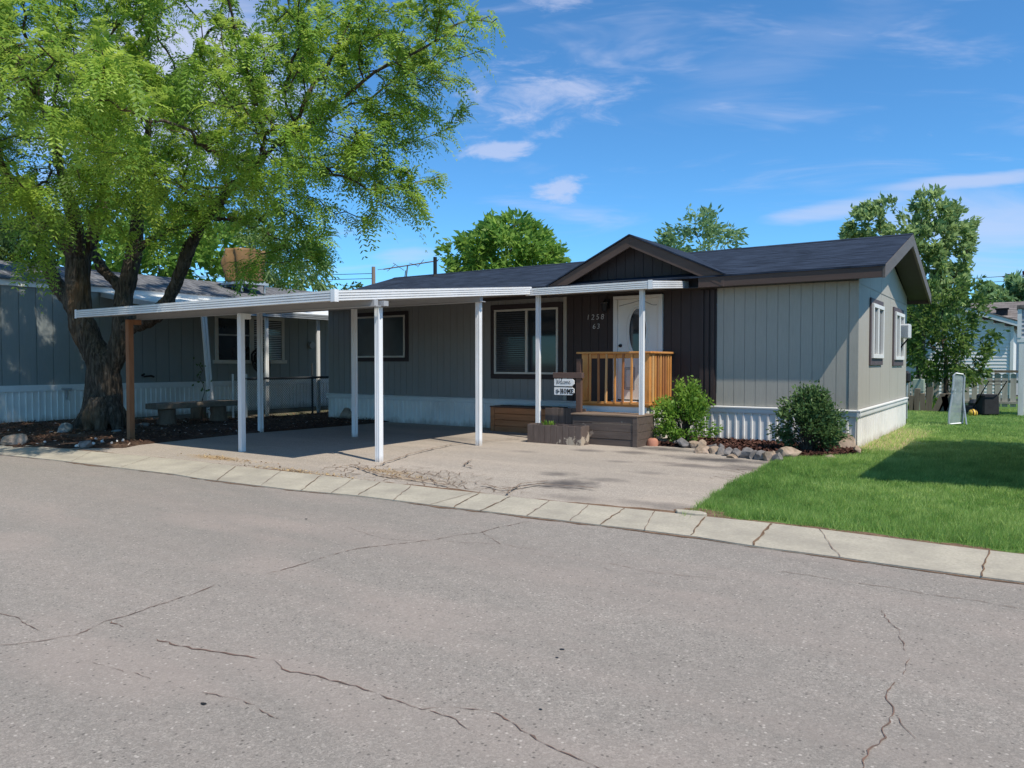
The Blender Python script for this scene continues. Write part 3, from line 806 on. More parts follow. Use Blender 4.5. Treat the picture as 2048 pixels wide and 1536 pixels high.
# brown entry wall rising into the gable
b = MB()
GX, GH, GZ = -6.70, 1.90, 4.06       # gable centre, half width, peak
SLP = (GZ-3.17)/GH
pr = groove_profile(-8.36,-5.03,.203,.016,.012,.03)
for p,q in zip(pr,pr[1:]):
    seg=[(p,q)] if not (p[0]<GX<q[0]) else [(p,(GX,0)),((GX,0),q)]
    for u,v in seg:
        zt=lambda x: min(GZ-.05-SLP*abs(x-GX), 4.2)
        b.add([(u[0],Y0-.012+u[1],ZS),(v[0],Y0-.012+v[1],ZS),(v[0],Y0-.012+v[1],max(2.95,zt(v[0]))),(u[0],Y0-.012+u[1],max(2.95,zt(u[0])))],[(0,1,2,3)])
for x in (-5.10,-5.21,-5.32): b.box(x-.035,x+.035,Y0-.045,Y0-.013,ZS+.004,2.93)
tag(b.build('entry_wall', M['brown_siding'], home), 'dark brown entry wall under the gable', None)
# skirting: ribbed sheet and a flat band on top
def rib_profile(a0,a1,pitch,rw,rd):
    pr=[]; x=a0
    while x<a1-.01:
        e=min(x+pitch,a1)
        pr += [(x,0),(min(x+pitch-rw,a1),0),(min(x+pitch-rw*.8,a1),rd),(min(x+pitch-rw*.2,a1),rd)]; x+=pitch
    pr.append((a1,0)); return pr
b = MB()
b.sheet(rib_profile(HX0,HX1,.152,.05,.022), lambda a,d,t:(a,Y0-.012-d,t), -.03, .585)
b.sheet(rib_profile(Y0,Y1,.203,.035,.010), lambda a,d,t:(HX1+.012+d,a,t), -.03, .585)
b.sheet(rib_profile(Y0,Y1,.203,.035,.010), lambda a,d,t:(HX0-.012-d,a,t), -.03, .585)
b.build('skirt', M['skirt'], home)
b = MB()
prof=[(0,.575),(.030,.575),(.034,.60),(.034,.66),(.052,.668),(.052,.688),(.0,.70)]
b.prism(prof, lambda d,z,t:(t,Y0-.012-d,z), HX0-.05, HX1+.066)
b.prism(prof, lambda d,z,t:(HX1+.012+d,t,z), Y0-.061, Y1)
b.prism(prof, lambda d,z,t:(HX0-.012-d,t,z), Y0-.061, Y1)
b.build('skirt_band', M['band'], home)
# roof
EY, RY, BY = Y0-.36, (Y0+Y1)/2, Y1+.36
RX0, RX1 = HX0-.45, HX1+.48
ZE, ZR = 3.165, 4.15
b = MB()
nx=40
def roof_plane(y0,z0,y1,z1):
    vs=[];
    for i in range(nx+1):
        x=RX0+(RX1-RX0)*i/nx
        for k in range(5):
            t=k/4; w=.010*mnoise.noise((x*.6,t*2,3))
            vs.append((x,y0+(y1-y0)*t,z0+(z1-z0)*t+ (w if 0<k<4 else w*.6)))
    return vs,[(i*5+k,i*5+k+1,(i+1)*5+k+1,(i+1)*5+k)[::-1] for i in range(nx) for k in range(4)]
b.add(*roof_plane(EY-.03,ZE,RY,ZR)); b.add(*roof_plane(BY+.03,ZE,RY,ZR))
# dropped edge so that the shingles show a thickness
b.box(RX0,RX1,EY-.034,EY-.004,ZE-.03,ZE-.006)
# cap shingles on the ridge
b.add([(RX0,RY-.14,ZR-.032),(RX1,RY-.14,ZR-.032),(RX1,RY,ZR+.014),(RX0,RY,ZR+.014),(RX1,RY+.14,ZR-.032),(RX0,RY+.14,ZR-.032)],[(0,1,2,3),(3,2,4,5)])
roof = b.build('roof', M['shingle'], home)
# entry gable roof
GY0=EY-.02
def main_z(y): return ZE+(ZR-ZE)*(y-EY)/(RY-EY)
b = MB()
yb = EY+(RY-EY)*(GZ-ZE)/(ZR-ZE)
for s in (-1,1):
    fx=GX+s*(GH+.06); fz=GZ-SLP*(GH+.06)
    b.add([(GX,GY0-.03,GZ+.04),(fx,GY0-.03,fz+.04),(fx,EY+.02,fz+.045),(GX,yb+.2,GZ+.04)],[(0,1,2,3)])
    b.add([(GX,GY0-.03,GZ+.04),(fx,GY0-.03,fz+.04),(fx,GY0-.03,fz+.012),(GX,GY0-.03,GZ+.012)],[(0,1,2,3)])
b.build('gable_roof', M['shingle'], home)
# brown fascia boards and dark soffits
b = MB()
def rake(xa,za,xb,zb,y,h,t=.045):
    b.hexa([(xa,y,za),(xb,y,zb),(xb,y,zb-h),(xa,y,za-h)],[(xa,y+t,za),(xb,y+t,zb),(xb,y+t,zb-h),(xa,y+t,za-h)])
hh=.225
lx=GX-GH-.04; rx=GX+GH-.42
rake(GX-.0,GZ+.008, lx, GZ+.008-SLP*(GX-lx), GY0, hh)
rake(GX+.0,GZ+.008, GX+GH+.03, GZ+.008-SLP*(GH+.03), GY0, hh)
gables = b.build('gable_fascia', M['brown_trim'], home, bevel=.004)
b = MB()
b.box(GX+GH-.47,RX1-.002,GY0+.004,GY0+.046,ZE-.215,ZE-.012)
b.box(RX0,lx+.05,GY0+.004,GY0+.046,ZE-.19,ZE-.012)
b.box(RX0,RX1,BY-.05,BY-.01,ZE-.215,ZE-.012)
b.build('eave_fascia', M['brown_trim'], home, bevel=.004)
rkm = wood('rake_board',(.135,.115,.10),'y',.2,.6,6,.1)
for X in (RX1, RX0+.045):
    for s,ya in ((1,GY0),(-1,2*RY-GY0)):
        y0_,y1_=(ya,RY)
        z0_=ZE-.012; z1_=ZR-.012
        b=MB(); b.hexa([(X,y0_,z0_),(X,y1_,z1_),(X,y1_,z1_-.235),(X,y0_,z0_-.215)],[(X-.045,y0_,z0_),(X-.045,y1_,z1_),(X-.045,y1_,z1_-.235),(X-.045,y0_,z0_-.215)])
        b.build('rake_fascia', rkm, home, bevel=.003)
b = MB()
b.box(HX0-.4,HX1-.0,GY0+.05,Y0+.02,2.955,2.965)          # eave soffit
for X0_,X1_ in ((HX1-.0,RX1-.046),(RX0+.05,HX0)):
    for ya in (GY0+.05,2*RY-GY0-.05):
        z0_=ZE-.14; z1_=ZR-.15
        b.hexa([(X0_,ya,z0_),(X1_,ya,z0_),(X1_,RY,z1_),(X0_,RY,z1_)],[(X0_,ya,z0_+.03),(X1_,ya,z0_+.03),(X1_,RY,z1_+.03),(X0_,RY,z1_+.03)])
for s in (-1,1):
    fx=GX+s*GH; fz=GZ-SLP*GH
    b.add([(GX,GY0+.046,GZ-.05),(fx,GY0+.046,fz-.05),(fx,Y0,fz-.05),(GX,Y0,GZ-.05)],[(0,1,2,3)])
b.build('soffit', M['soffit'], home)

# windows of the front
def front_window(x0,x1,z0,z1,tw,split,label,blinds):
    w = MB(); y=Y0
    w.box(x0,x1,y-.035,y-.002,z1-tw,z1); w.box(x0,x1,y-.035,y-.002,z0,z0+tw)
    w.box(x0,x0+tw,y-.033,y-.002,z0+tw,z1-tw); w.box(x1-tw,x1,y-.033,y-.002,z0+tw,z1-tw)
    win = w.build('window', M['dark_trim'], home, bevel=.004); win['label']=label
    f = MB(); a0,a1,c0,c1=x0+tw,x1-tw,z0+tw,z1-tw; fw=.045
    f.box(a0,a1,y-.055,y-.004,c1-fw,c1); f.box(a0,a1,y-.055,y-.004,c0,c0+fw)
    f.box(a0,a0+fw,y-.053,y-.004,c0+fw,c1-fw); f.box(a1-fw,a1,y-.053,y-.004,c0+fw,c1-fw)
    if split: xm=a0+(a1-a0)*split; f.box(xm-.03,xm+.03,y-.053,y-.004,c0+fw,c1-fw)
    f.build('frame', M['cream'], win, bevel=.003)
    p = MB(); p.box(a0+fw,a1-fw,y-.022,y-.010,c0+fw,c1-fw); p.build('pane', M['glass_curtain'] if not blinds else M['glass'], win)
    if blinds:
        s = MB(); z=c0+fw+.02; xe=(a0+(a1-a0)*split-.03) if split else a1-fw
        while z<c1-fw-.02:
            s.hexa([(a0+fw+.004,y-.030,z),(xe-.004,y-.030,z),(xe-.004,y-.0245,z+.030),(a0+fw+.004,y-.0245,z+.030)],[(a0+fw+.004,y-.028,z-.002),(xe-.004,y-.028,z-.002),(xe-.004,y-.0225,z+.028),(a0+fw+.004,y-.0225,z+.028)])
            z+=.048
        s.build('blind', M['blind'], win)
front_window(-14.95,-12.95,1.56,2.83,.10,.0,'front window behind the carport posts with pale blank curtain',False)
front_window(-10.39,-8.46,1.16,2.85,.11,.52,'front sliding window with dark blinds beside the brown entry',True)
# windows in the end wall
def end_window(y0,y1,z0,z1,label):
    x=HX1; tw=.10
    w=MB()
    w.box(x+.002,x+.034,y0,y1,z1-tw,z1); w.box(x+.002,x+.034,y0,y1,z0,z0+tw*1.3)
    w.box(x+.002,x+.032,y0,y0+tw,z0+tw*1.3,z1-tw); w.box(x+.002,x+.032,y1-tw,y1,z0+tw*1.3,z1-tw)
    win=w.build('window', wood('end_trim'+str(int(y0)),(.10,.08,.085),'z',.2,.6,6,.1), home, bevel=.004); win['label']=label
    a0,a1,c0,c1=y0+tw,y1-tw,z0+tw*1.3,z1-tw; fw=.075
    f=MB(); f.box(x+.004,x+.07,a0,a1,c1-fw,c1); f.box(x+.004,x+.07,a0,a1,c0,c0+fw)
    f.box(x+.004,x+.068,a0,a0+fw,c0+fw,c1-fw); f.box(x+.004,x+.068,a1-fw,a1,c0+fw,c1-fw); ym=(a0+a1)/2-.05; f.box(x+.004,x+.068,ym-.055,ym+.055,c0+fw,c1-fw)
    f.build('frame', M['white_paint'], win, bevel=.004)
    p=MB(); p.box(x+.006,x+.022,a0+fw,a1-fw,c0+fw,c1-fw); p.build('pane', M['glass_day'], win)
end_window(15.5,16.9,1.48,2.74,'end wall window nearest the street with dark trim')
end_window(18.35,19.85,1.46,2.74,'end wall window holding the air conditioner')
# door
door_z0, door_z1 = .74, 2.90
d = MB(); d.box(-7.12,-6.22,Y0-.045,Y0-.014,door_z0+.03,door_z1-.07)
door = d.build('door', M['door'], home, bevel=.004)
f = MB(); f.box(-7.215,-7.122,Y0-.075,Y0-.013,door_z0,door_z1-.068); f.box(-6.218,-6.125,Y0-.075,Y0-.013,door_z0,door_z1-.068); f.box(-7.215,-6.125,Y0-.078,Y0-.013,door_z1-.066,door_z1)
f.box(-7.24,-6.10,Y0-.10,Y0-.013,door_z0-.03,door_z0-.002)
f.build('door_frame', M['white_paint'], door, bevel=.004)
def ell(cx,cz,a,c,n=40): return [(cx+a*math.cos(2*math.pi*k/n), cz+c*math.sin(2*math.pi*k/n)) for k in range(n)]
p = MB(); p.prism(ell(-6.67,2.17,.185,.46), lambda x,z,t:(x,t,z), Y0-.054, Y0-.046); p.build('oval_pane', glass('door_glass',(.03,.036,.042),.04), door)
r_ = MB()
for a_,c_,t in ((.20,.475,.016),(.255,.545,.006)):
    pts=[(x,Y0-.050,z) for x,z in ell(-6.67,2.17,a_,c_)]; pts.append(pts[0]); r_.tube(pts, t, 6, 0, False)
r_.build('oval_moulding', M['door'], door, smooth=True)
r_ = MB()
for dx in (-.0,):
    pts=[(-6.67+.42*u, Y0-.048, 2.74+.035*math.cos(u*math.pi)*1.3+.012*math.sin(u*6)) for u in [(-1+k/10) for k in range(21)]]
    r_.tube(pts,.007,5)
r_.build('door_groove', M['door_groove'], door)
def rect(bm,x0,x1,z0,z1,t):
    pts=[(x0,Y0-.046,z0),(x1,Y0-.046,z0),(x1,Y0-.046,z1),(x0,Y0-.046,z1),(x0,Y0-.046,z0)]
    for p_,q_ in zip(pts,pts[1:]): bm.tube([p_,q_],t,5)
for xa,xb in ((-6.96,-6.74),(-6.60,-6.38)):
    r_=MB(); rect(r_,xa,xb,.98,1.42,.010); rect(r_,xa+.03,xb-.03,1.01,1.39,.006); r_.build('door_panel', M['door_groove'], door)
k = MB(); k.tube([(-7.055,Y0-.046,1.88),(-7.055,Y0-.085,1.88)],[.038,.030],14); k.build('lock', M['black'], door)
k = MB(); k.tube([(-7.055,Y0-.046,1.70),(-7.055,Y0-.07,1.70),(-7.055,Y0-.09,1.70),(-7.055,Y0-.12,1.70)],[.02,.015,.034,.024],12); k.build('handle', M['black'], door)
# digits of the house number
def text_mesh(name, s, size, loc, mat, parent, ext=.004, space=1.0, rot=(R_(90),0,0), shear=0):
    cu_=bpy.data.curves.new(name,'FONT'); cu_.body=s; cu_.size=size; cu_.extrude=ext; cu_.space_character=space; cu_.shear=shear; cu_.align_x='CENTER'; cu_.offset=-.002 if ext<.0035 else 0
    tmp=bpy.data.objects.new(name+'_src',cu_); COL.objects.link(tmp)
    dg=bpy.context.evaluated_depsgraph_get(); me=bpy.data.meshes.new_from_object(tmp.evaluated_get(dg)); bpy.data.objects.remove(tmp)
    me.transform(Matrix.Rotation(rot[2],4,'Z') @ Matrix.Rotation(rot[0],4,'X'))
    o_=ORG[parent]; me.transform(Matrix.Translation(Vector(loc)-o_)); me.materials.clear(); me.materials.append(mat)
    ob=bpy.data.objects.new(name,me); COL.objects.link(ob); ob.parent=parent; ORG[ob]=o_; return ob
text_mesh('number_lettering','1258',.160,(-7.665,Y0-.022,2.44),M['digit'],home,.003,1.42,shear=.12)['label']='number 1258 on the brown wall'
text_mesh('number_lettering','63',.155,(-7.64,Y0-.022,2.245),M['digit'],home,.003,1.3,shear=.12)['label']='number 63 below 1258 on the brown wall'
# porch light
l = MB(); l.box(-7.44,-7.32,Y0-.03,Y0-.013,2.66,2.86); l.tube([(-7.38,Y0-.03,2.80),(-7.38,Y0-.12,2.84),(-7.38,Y0-.14,2.80)],.012,8)
l.tube([(-7.38,Y0-.14,2.81),(-7.38,Y0-.14,2.77),(-7.38,Y0-.14,2.60),(-7.38,Y0-.14,2.57)],[.03,.075,.055,.02],10)
lamp=l.build('porch_light', M['black'], home)
l = MB(); l.tube([(-7.38,Y0-.14,2.765),(-7.38,Y0-.14,2.785)],[.078,.060],12); l.build('lamp_cap', M['galv'], lamp)
# plumbing vent
v = MB()
pv=(-14.4,RY-.35)
v.tube([(pv[0],pv[1],main_z(pv[1])-.05),(pv[0],pv[1],main_z(pv[1])+.55)],.055,10); v.tube([(pv[0],pv[1],main_z(pv[1])-.03),(pv[0],pv[1],main_z(pv[1])+.05)],[.13,.06],10)
v.build('vent_pipe', M['black'], home)

# air conditioner in the end window
ac = thing('air_conditioner','white window air conditioner jutting from the far end wall window','air conditioner',(HX1,19.45,2.2))
b=MB(); b.box(HX1+.03,HX1+.22,19.22,19.62,2.08,2.40); b.build('casing', paint('ac_casing',(.62,.63,.63),.05,.4), ac, bevel=.015)
b=MB()
for i in range(9): z=2.10+i*.030; b.box(HX1+.05,HX1+.20,19.212,19.224,z,z+.014)
b.build('vent_slats', M['grey_slat'], ac)
b=MB(); b.bar((HX1+.02,19.4,1.86),(HX1+.18,19.4,2.07),.04,.03); b.build('bracket', M['black'], ac)

# TV antenna behind the ridge
an = thing('antenna','old metal television antenna on the roof ridge near the vent pipe','antenna',(-16.0,RY+.1,4.0))
b=MB(); A0=Vector((-16.0,RY+.15,4.02)); top=A0+Vector((.08,0,.50)); b.tube([A0,top],.022,6); b.tube([A0+Vector((-.25,.2,0)),A0+Vector((0,0,.35))],.014,5); b.build('mast', M['antenna'], an)
b=MB(); bd=Vector((.80,.58,.16)).normalized(); cd=bd.cross(Vector((0,0,1))).normalized()
P0=top-bd*.75; P1=top+bd*.95; b.tube([P0,P1],.020,6); b.build('boom', M['antenna'], an)
b=MB()
for i,t in enumerate((.02,.14,.28,.42,.55,.68,.82,.97)):
    c_=P0+(P1-P0)*t; L_=.62-.045*i; dv=(cd+bd*(.35 if i%2 else -.2)+Vector((0,0,.12*(i%3-1)))).normalized()
    b.tube([c_-dv*L_,c_+dv*L_],.009,5)
b.build('elements', M['antenna'], an)
# dry leaves on the roof
def rl(r,n):
    c=np.array([(-11.0,15.6)]); return c+r.normal(0,1,(n,2))*np.array([.5,.10])

# ================================================================== CARPORT
cp = thing('carport','low flat carport with white ribbed metal edging over the driveway','carport',(-11.8,10.9,0))
CX0,CX1,CY0,CY1=-15.4,-8.2,7.55,14.02
def czu(y): return 2.405+.092*(y-CY0)      # underside
b=MB()
n=30
# ribbed deck of pans
pr=[]
x=CX0
while x<CX1-.02:
    e=min(x+.30,CX1); pr+=[(x,0),(x+.02,.045),(x+.05,.045),(x+.07,0)]; x+=.30
pr.append((CX1,0))
vs=[(a,CY0+.02,czu(CY0+.02)+.02+d) for a,d in pr]+[(a,CY1,czu(CY1)+.02+d) for a,d in pr]; m_=len(pr)
b.add(vs,[(i,i+1,m_+i+1,m_+i) for i in range(m_-1)])
b.add([(CX0,CY0+.02,czu(CY0+.02)),(CX1,CY0+.02,czu(CY0+.02)),(CX1,CY1,czu(CY1)),(CX0,CY1,czu(CY1))],[(3,2,1,0)])
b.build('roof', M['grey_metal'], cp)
def rib_fascia(bm, p, q, out, h=.15, nr=4, t=.03):
    """horizontal ribs from p to q (bottom line), out = outward unit vector"""
    p=Vector(p);q=Vector(q);o=Vector(out); prof=[(0,0),(t*.5,0)]
    for i in range(nr):
        z0=h*i/nr; z1=h*(i+1)/nr
        prof+=[(t*1.25,z0+(z1-z0)*.12),(t*1.25,z0+(z1-z0)*.70),(t*.45,z0+(z1-z0)*.86)]
    prof+=[(t*.9,h-.004),(t*.9,h),(0,h)]
    bm.prism(prof, lambda d,z,s:(p+(q-p)*s+o*d+Vector((0,0,z))), 0, 1)
b=MB(); z0=czu(CY0)-.004
rib_fascia(b,(CX0,CY0,z0),(CX1,CY0,z0),(0,-1,0)); b.build('fascia', M['white_metal'], cp)['label']='ribbed white edging facing the street'
b=MB(); rib_fascia(b,(CX1,CY0,z0),(CX1,12.66,czu(12.66)-.004),(1,0,0)); b.build('fascia', M['white_metal'], cp)['label']='ribbed white edging sloping up toward the house'
b=MB(); rib_fascia(b,(CX0,CY0,z0),(CX0,CY1,czu(CY1)-.004),(-1,0,0)); b.build('fascia', M['white_metal'], cp)
b=MB(); b.box(CX1-.035,CX1+.048,CY0-.045,CY0-.0391,z0-.012,z0+.162); b.box(CX1+.0391,CX1+.045,CY0-.0389,CY0+.035,z0-.012,z0+.162); b.build('corner_cap', M['white_metal'], cp); b=MB(); b.box(CX0-.048,CX0+.02,CY0-.045,CY0-.0391,z0-.012,z0+.158); b.build('corner_cap', M['white_metal'], cp)
def beam(y,x0,x1,lab):
    b=MB(); z1=czu(y)-.004; z0_=z1-.105
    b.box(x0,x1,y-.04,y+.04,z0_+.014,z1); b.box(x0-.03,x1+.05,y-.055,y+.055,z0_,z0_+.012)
    o=b.build('beam', M['grey_metal'], cp); o['label']=lab
    return z0_
zb1=beam(8.32,-14.62,-8.14,'beam over the street side posts'); zb2=beam(11.1,-14.2,-8.24,'beam over the house side posts')
def fluted(x,y,z0,z1,w=.088):
    b=MB(); h=w/2; g_=.012
    pr=[(-h,-h),(-h+.018,-h),(-h+.024,-h+g_),(-.012,-h+g_),(-.006,-h),(.006,-h),(.012,-h+g_),(h-.024,-h+g_),(h-.018,-h),(h,-h)]
    pr+=[(h,-h+.022),(h-g_,-h+.030),(h-g_,h-.030),(h,h-.022),(h,h),(-h,h),(-h,-h+.03)]
    b.prism(pr, lambda u,v,t:(x+u,y+v,t), z0, z1)
    return b
for x,y,zt in ((-8.22,8.45,zb1),(-8.34,11.15,zb2),(-11.43,11.05,zb2),(-13.85,10.6,zb2)):
    o=fluted(x,y,-.01,zt-.001).build('post', M['white_metal'], cp)
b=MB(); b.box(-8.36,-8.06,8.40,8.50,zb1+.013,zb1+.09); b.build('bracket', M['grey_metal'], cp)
b=MB(); b.box(-11.157,-11.063,8.12-.047,8.12+.047,-.01,zb1-.001); b.box(-11.15,-11.07,8.168,8.30,zb1-.10,zb1-.002); o=b.build('post', M['white_wood'], cp, bevel=.008); o['label']='white painted square timber post'
b=MB(); b.box(-14.575,-14.465,8.08-.055,8.08+.055,-.01,zb1-.001); b.box(-14.57,-14.47,8.137,8.30,zb1-.10,zb1-.002); o=b.build('post', M['brown_post'], cp, bevel=.008); o['label']='unpainted reddish brown timber post'

# ================================================================== PORCH COVER
pc = thing('porch_cover','small white metal awning over the front door on two thin posts','awning',(-6.95,13.3,0))
PX0,PX1,PY0,PY1=-8.26,-5.62,12.62,14.34
def pzu(y): return 2.845+.085*(y-PY0)
b=MB(); pr=[]; x=PX0
while x<PX1-.02: pr+=[(x,0),(x+.02,.03),(x+.05,.03),(x+.07,0)]; x+=.30
pr.append((PX1,0)); m_=len(pr)
b.add([(a,PY0,pzu(PY0)+.02+d) for a,d in pr]+[(a,PY1,pzu(PY1)+.02+d) for a,d in pr],[(i,i+1,m_+i+1,m_+i) for i in range(m_-1)])
b.add([(PX0,PY0,pzu(PY0)),(PX1,PY0,pzu(PY0)),(PX1,PY1,pzu(PY1)),(PX0,PY1,pzu(PY1))],[(3,2,1,0)])
b.box(PX0,PX1,PY1-.02,PY1+.02,pzu(PY1)+.03,pzu(PY1)+.13)
b.build('roof', M['grey_metal'], pc)
b=MB(); rib_fascia(b,(PX0,PY0,pzu(PY0)-.004),(PX1,PY0,pzu(PY0)-.004),(0,-1,0),.14); b.build('fascia', M['white_metal'], pc)
b=MB(); rib_fascia(b,(PX1,PY0,pzu(PY0)-.004),(PX1,PY1,pzu(PY1)-.004),(1,0,0),.14); b.build('fascia', M['white_metal'], pc)
b=MB(); b.box(PX1-.035,PX1+.046,PY0-.044,PY0-.0391,pzu(PY0)-.012,pzu(PY0)+.148); b.build('corner_cap', M['white_metal'], pc)
for x,zb_ in ((-8.10,.0),(-5.87,-.01)):
    fluted(x,12.80,zb_,pzu(12.8)-.006,.078).build('post', M['white_metal'], pc)

# ================================================================== DECK AND STEPS
dk = thing('porch_deck','small raised entry deck with orange cedar railing in front of the white door','deck',(-6.65,13.8,0))
DX0,DX1,DY0,DY1,DZ=-7.36,-5.93,13.22,14.31,.72
b=MB()
for i in range(8):
    y=DY0+.01+i*.136; b.box(DX0,DX1,y,y+.130,DZ-.035,DZ)
b.build('floor', M['cedar_x'], dk)
b=MB(); b.box(DX0+.02,DX1-.045,DY0+.03,DY0+.06,.52,DZ-.037); b.box(DX0+.02,DX1-.045,DY0+.055,DY0+.075,-.01,.52)
pr=rib_profile(DY0+.06,DY1,.2,.03,.01); b.sheet(pr, lambda a,d_,t:(DX1-.04+d_,a,t), -.01, DZ-.037)
b.build('skirt', M['skirt'], dk)
RZ=1.70
b=MB(); b.box(DX0-.10,DX1+.06,DY0-.03,DY0+.11,RZ,RZ+.038); b.box(DX1-.085,DX1+.06,DY0+.112,DY1,RZ,RZ+.038); b.build('top_rail', M['cedar_x'], dk, bevel=.005)
b=MB(); b.box(DX0+.15,DX1-.1,DY0+.02,DY0+.06,RZ-.09,RZ-.002); b.box(DX1-.06,DX1-.02,DY0+.10,DY1,RZ-.09,RZ-.002); b.build('under_rail', M['cedar_x'], dk, bevel=.004)
b=MB(); b.box(DX0-.02,DX1+.03,DY0-.02,DY0+.09,DZ+.002,DZ+.05); b.box(DX1-.07,DX1+.03,DY0+.092,DY1,DZ+.002,DZ+.05); b.build('bottom_rail', M['cedar_x'], dk, bevel=.004)
b=MB(); b.box(DX0,DX0+.14,DY0+.012,DY0+.15,DZ+.052,RZ-.002); b.build('rail_post', M['cedar'], dk, bevel=.006)
b=MB(); b.box(DX1-.12,DX1+.02,DY0+.005,DY0+.10,DZ+.052,RZ-.002); b.build('rail_post', M['cedar'], dk, bevel=.006)
rr=random.Random(8)
for i in range(6):
    x=DX0+.20+i*.178; w=.040; t=rr.uniform(-.01,.01)
    b=MB(); b.hexa([(x-w/2+t,DY0-.028,DZ+.02),(x+w/2+t,DY0-.028,DZ+.02),(x+w/2+t,DY0+.012,DZ+.02),(x-w/2+t,DY0+.012,DZ+.02)],[(x-w/2,DY0-.012,RZ-.003),(x+w/2,DY0-.012,RZ-.003),(x+w/2,DY0+.019,RZ-.003),(x-w/2,DY0+.019,RZ-.003)]); b.build('baluster', M[('cedar','cedar_dark','cedar_pale','cedar','cedar_dark','cedar')[i]], dk, bevel=.004)
for i in range(8):
    y=DY0+.17+i*.122; w=.045
    b=MB(); b.box(DX1-.018,DX1+.026,y-w/2,y+w/2,DZ-.05,RZ-.01) if i else b.box(DX1-.018,DX1+.027,y-w/2-.01,y+w/2+.02,DZ-.06,RZ-.004)
    b.build('baluster', M[('cedar_pale','cedar','cedar_dark','cedar','cedar_dark','cedar_dark','cedar','cedar')[i]], dk, bevel=.004)

st = thing('entry_step','dark brown boxed wooden step below the deck with horizontal boards','step',(-6.45,12.85,0))
SX0,SX1,SY0,SY1,SZ=-7.13,-5.80,12.47,13.2,.56
b=MB()
for i in range(4):
    z0_=i*.137; b.box(SX0,SX1-.09,SY0+rr.uniform(0,.008),SY0+.03,z0_+.001,z0_+.132)
    b.box(SX1-.028,SX1,SY0+.03,SY1,z0_+.001,z0_+.132)
    b.box(SX0,SX0+.03,SY0+.032,SY1,z0_+.001,z0_+.132)
b.box(SX1-.088,SX1+.002,SY0-.012,SY0+.028,0,.546)
b.build('box', M['step_wood'], st, bevel=.003)
b=MB(); b.box(SX0-.03,SX1+.01,SY0-.02,SY0+.36,SZ-.010,SZ+.018); b.box(SX0-.03,SX1+.01,SY0+.366,SY1+.0,SZ-.012,SZ+.016); b.build('tread', M['step_top'], st, bevel=.004)

pl = thing('planter_box','brown planter of vertical boards with peeling paint beside the step','planter',(-7.3,12.35,0))
b=MB(); QX0,QX1,QY0,QY1,QZ=-7.93,-6.76,12.14,12.46,.36
nb=9; wd=(QX1-QX0)/nb
for i in range(nb):
    x=QX0+i*wd; o_=rr.uniform(-.004,.004); b.box(x+.003,x+wd-.003,QY0+o_,QY0+.022,0,QZ+rr.uniform(-.008,.006))
for i in range(2):
    y=QY0+.024+i*.148; b.box(QX1-.024,QX1-.001,y,y+.144,0,QZ); b.box(QX0+.001,QX0+.024,y,y+.144,0,QZ)
b.box(QX0+.025,QX1-.025,QY1-.02,QY1,0,QZ); 
b.build('box', M['planter'], pl, bevel=.003)
b=MB(); b.box(QX0+.026,QX1-.026,QY0+.024,QY1-.022,.0,QZ-.05); b.build('soil', M['mulch'], pl)
def tuft(x,y,z,h,n,seed,name,parent,mat):
    r=np.random.default_rng(seed); a=r.uniform(0,6.28,n); l_=h*r.uniform(.6,1.1,n); sp_=r.uniform(.2,.75,n)
    B=np.array([x,y,z])+np.stack([r.normal(0,.02,n),r.normal(0,.02,n),np.zeros(n)],1)
    tip=B+np.stack([np.cos(a)*l_*sp_,np.sin(a)*l_*sp_,l_],1); S=np.stack([-np.sin(a),np.cos(a),np.zeros(n)],1)*.012
    mid=(B*.45+tip*.55)
    V=np.stack([B,mid-S,tip,mid+S],1).reshape(-1,3)
    return fin(name,V,np.arange(4*n).reshape(n,4),mat,parent,tint=r.uniform(.3,.9,n))
for i,(x,y) in enumerate(((-7.62,12.30),(-7.46,12.28))):
    q=thing('seedling',('small green seedling on the side of the planter nearer the carport','small green seedling in the middle of the planter')[i],'plant',(x,y,QZ-.05),'seedlings in the planter')
    tuft(x,y,QZ-.05,.13,26,i,'leaves',q,M['bush_leaf'])

bp = thing('board_panel','low dark brown board screen standing behind the planter','screen',(-7.7,13.0,0))
b=MB()
for i in range(6):
    x=-8.05+i*.155; b.box(x,x+.15,12.98,13.0,0,.63+rr.uniform(-.015,.012))
b.box(-8.05,-7.13,13.001,13.03,.5,.57)
b.build('boards', M['planter'], bp, bevel=.003)

cb = thing('storage_box','reddish cedar storage chest against the skirting under the window','chest',(-9.1,13.95,0))
b=MB(); BX0,BX1,BYa,BYb,BZ=-9.93,-8.28,13.72,14.24,.54
for i in range(4): z0_=i*.135; b.box(BX0+.10,BX1-.06,BYa,BYa+.02,z0_+.004,z0_+.131); b.box(BX0,BX0+.02,BYa+.021,BYb,z0_+.004,z0_+.131); b.box(BX1-.02,BX1,BYa+.021,BYb,z0_+.004,z0_+.131)
b.box(BX0-.004,BX0+.098,BYa-.012,BYa+.018,0,BZ); b.box(BX1-.058,BX1+.004,BYa-.012,BYa+.018,0,BZ)
b.box(BX0+.021,BX1-.021,BYb-.02,BYb,0,BZ)
b.build('box', M['cedar_box'], cb, bevel=.003)
b=MB(); b.box(BX0-.02,BX1+.02,BYa-.02,BYb+.01,BZ+.002,BZ+.03); b.build('lid', wood('chest_lid',(.10,.065,.05),'x',.3,.7,9,.2), cb, bevel=.004)

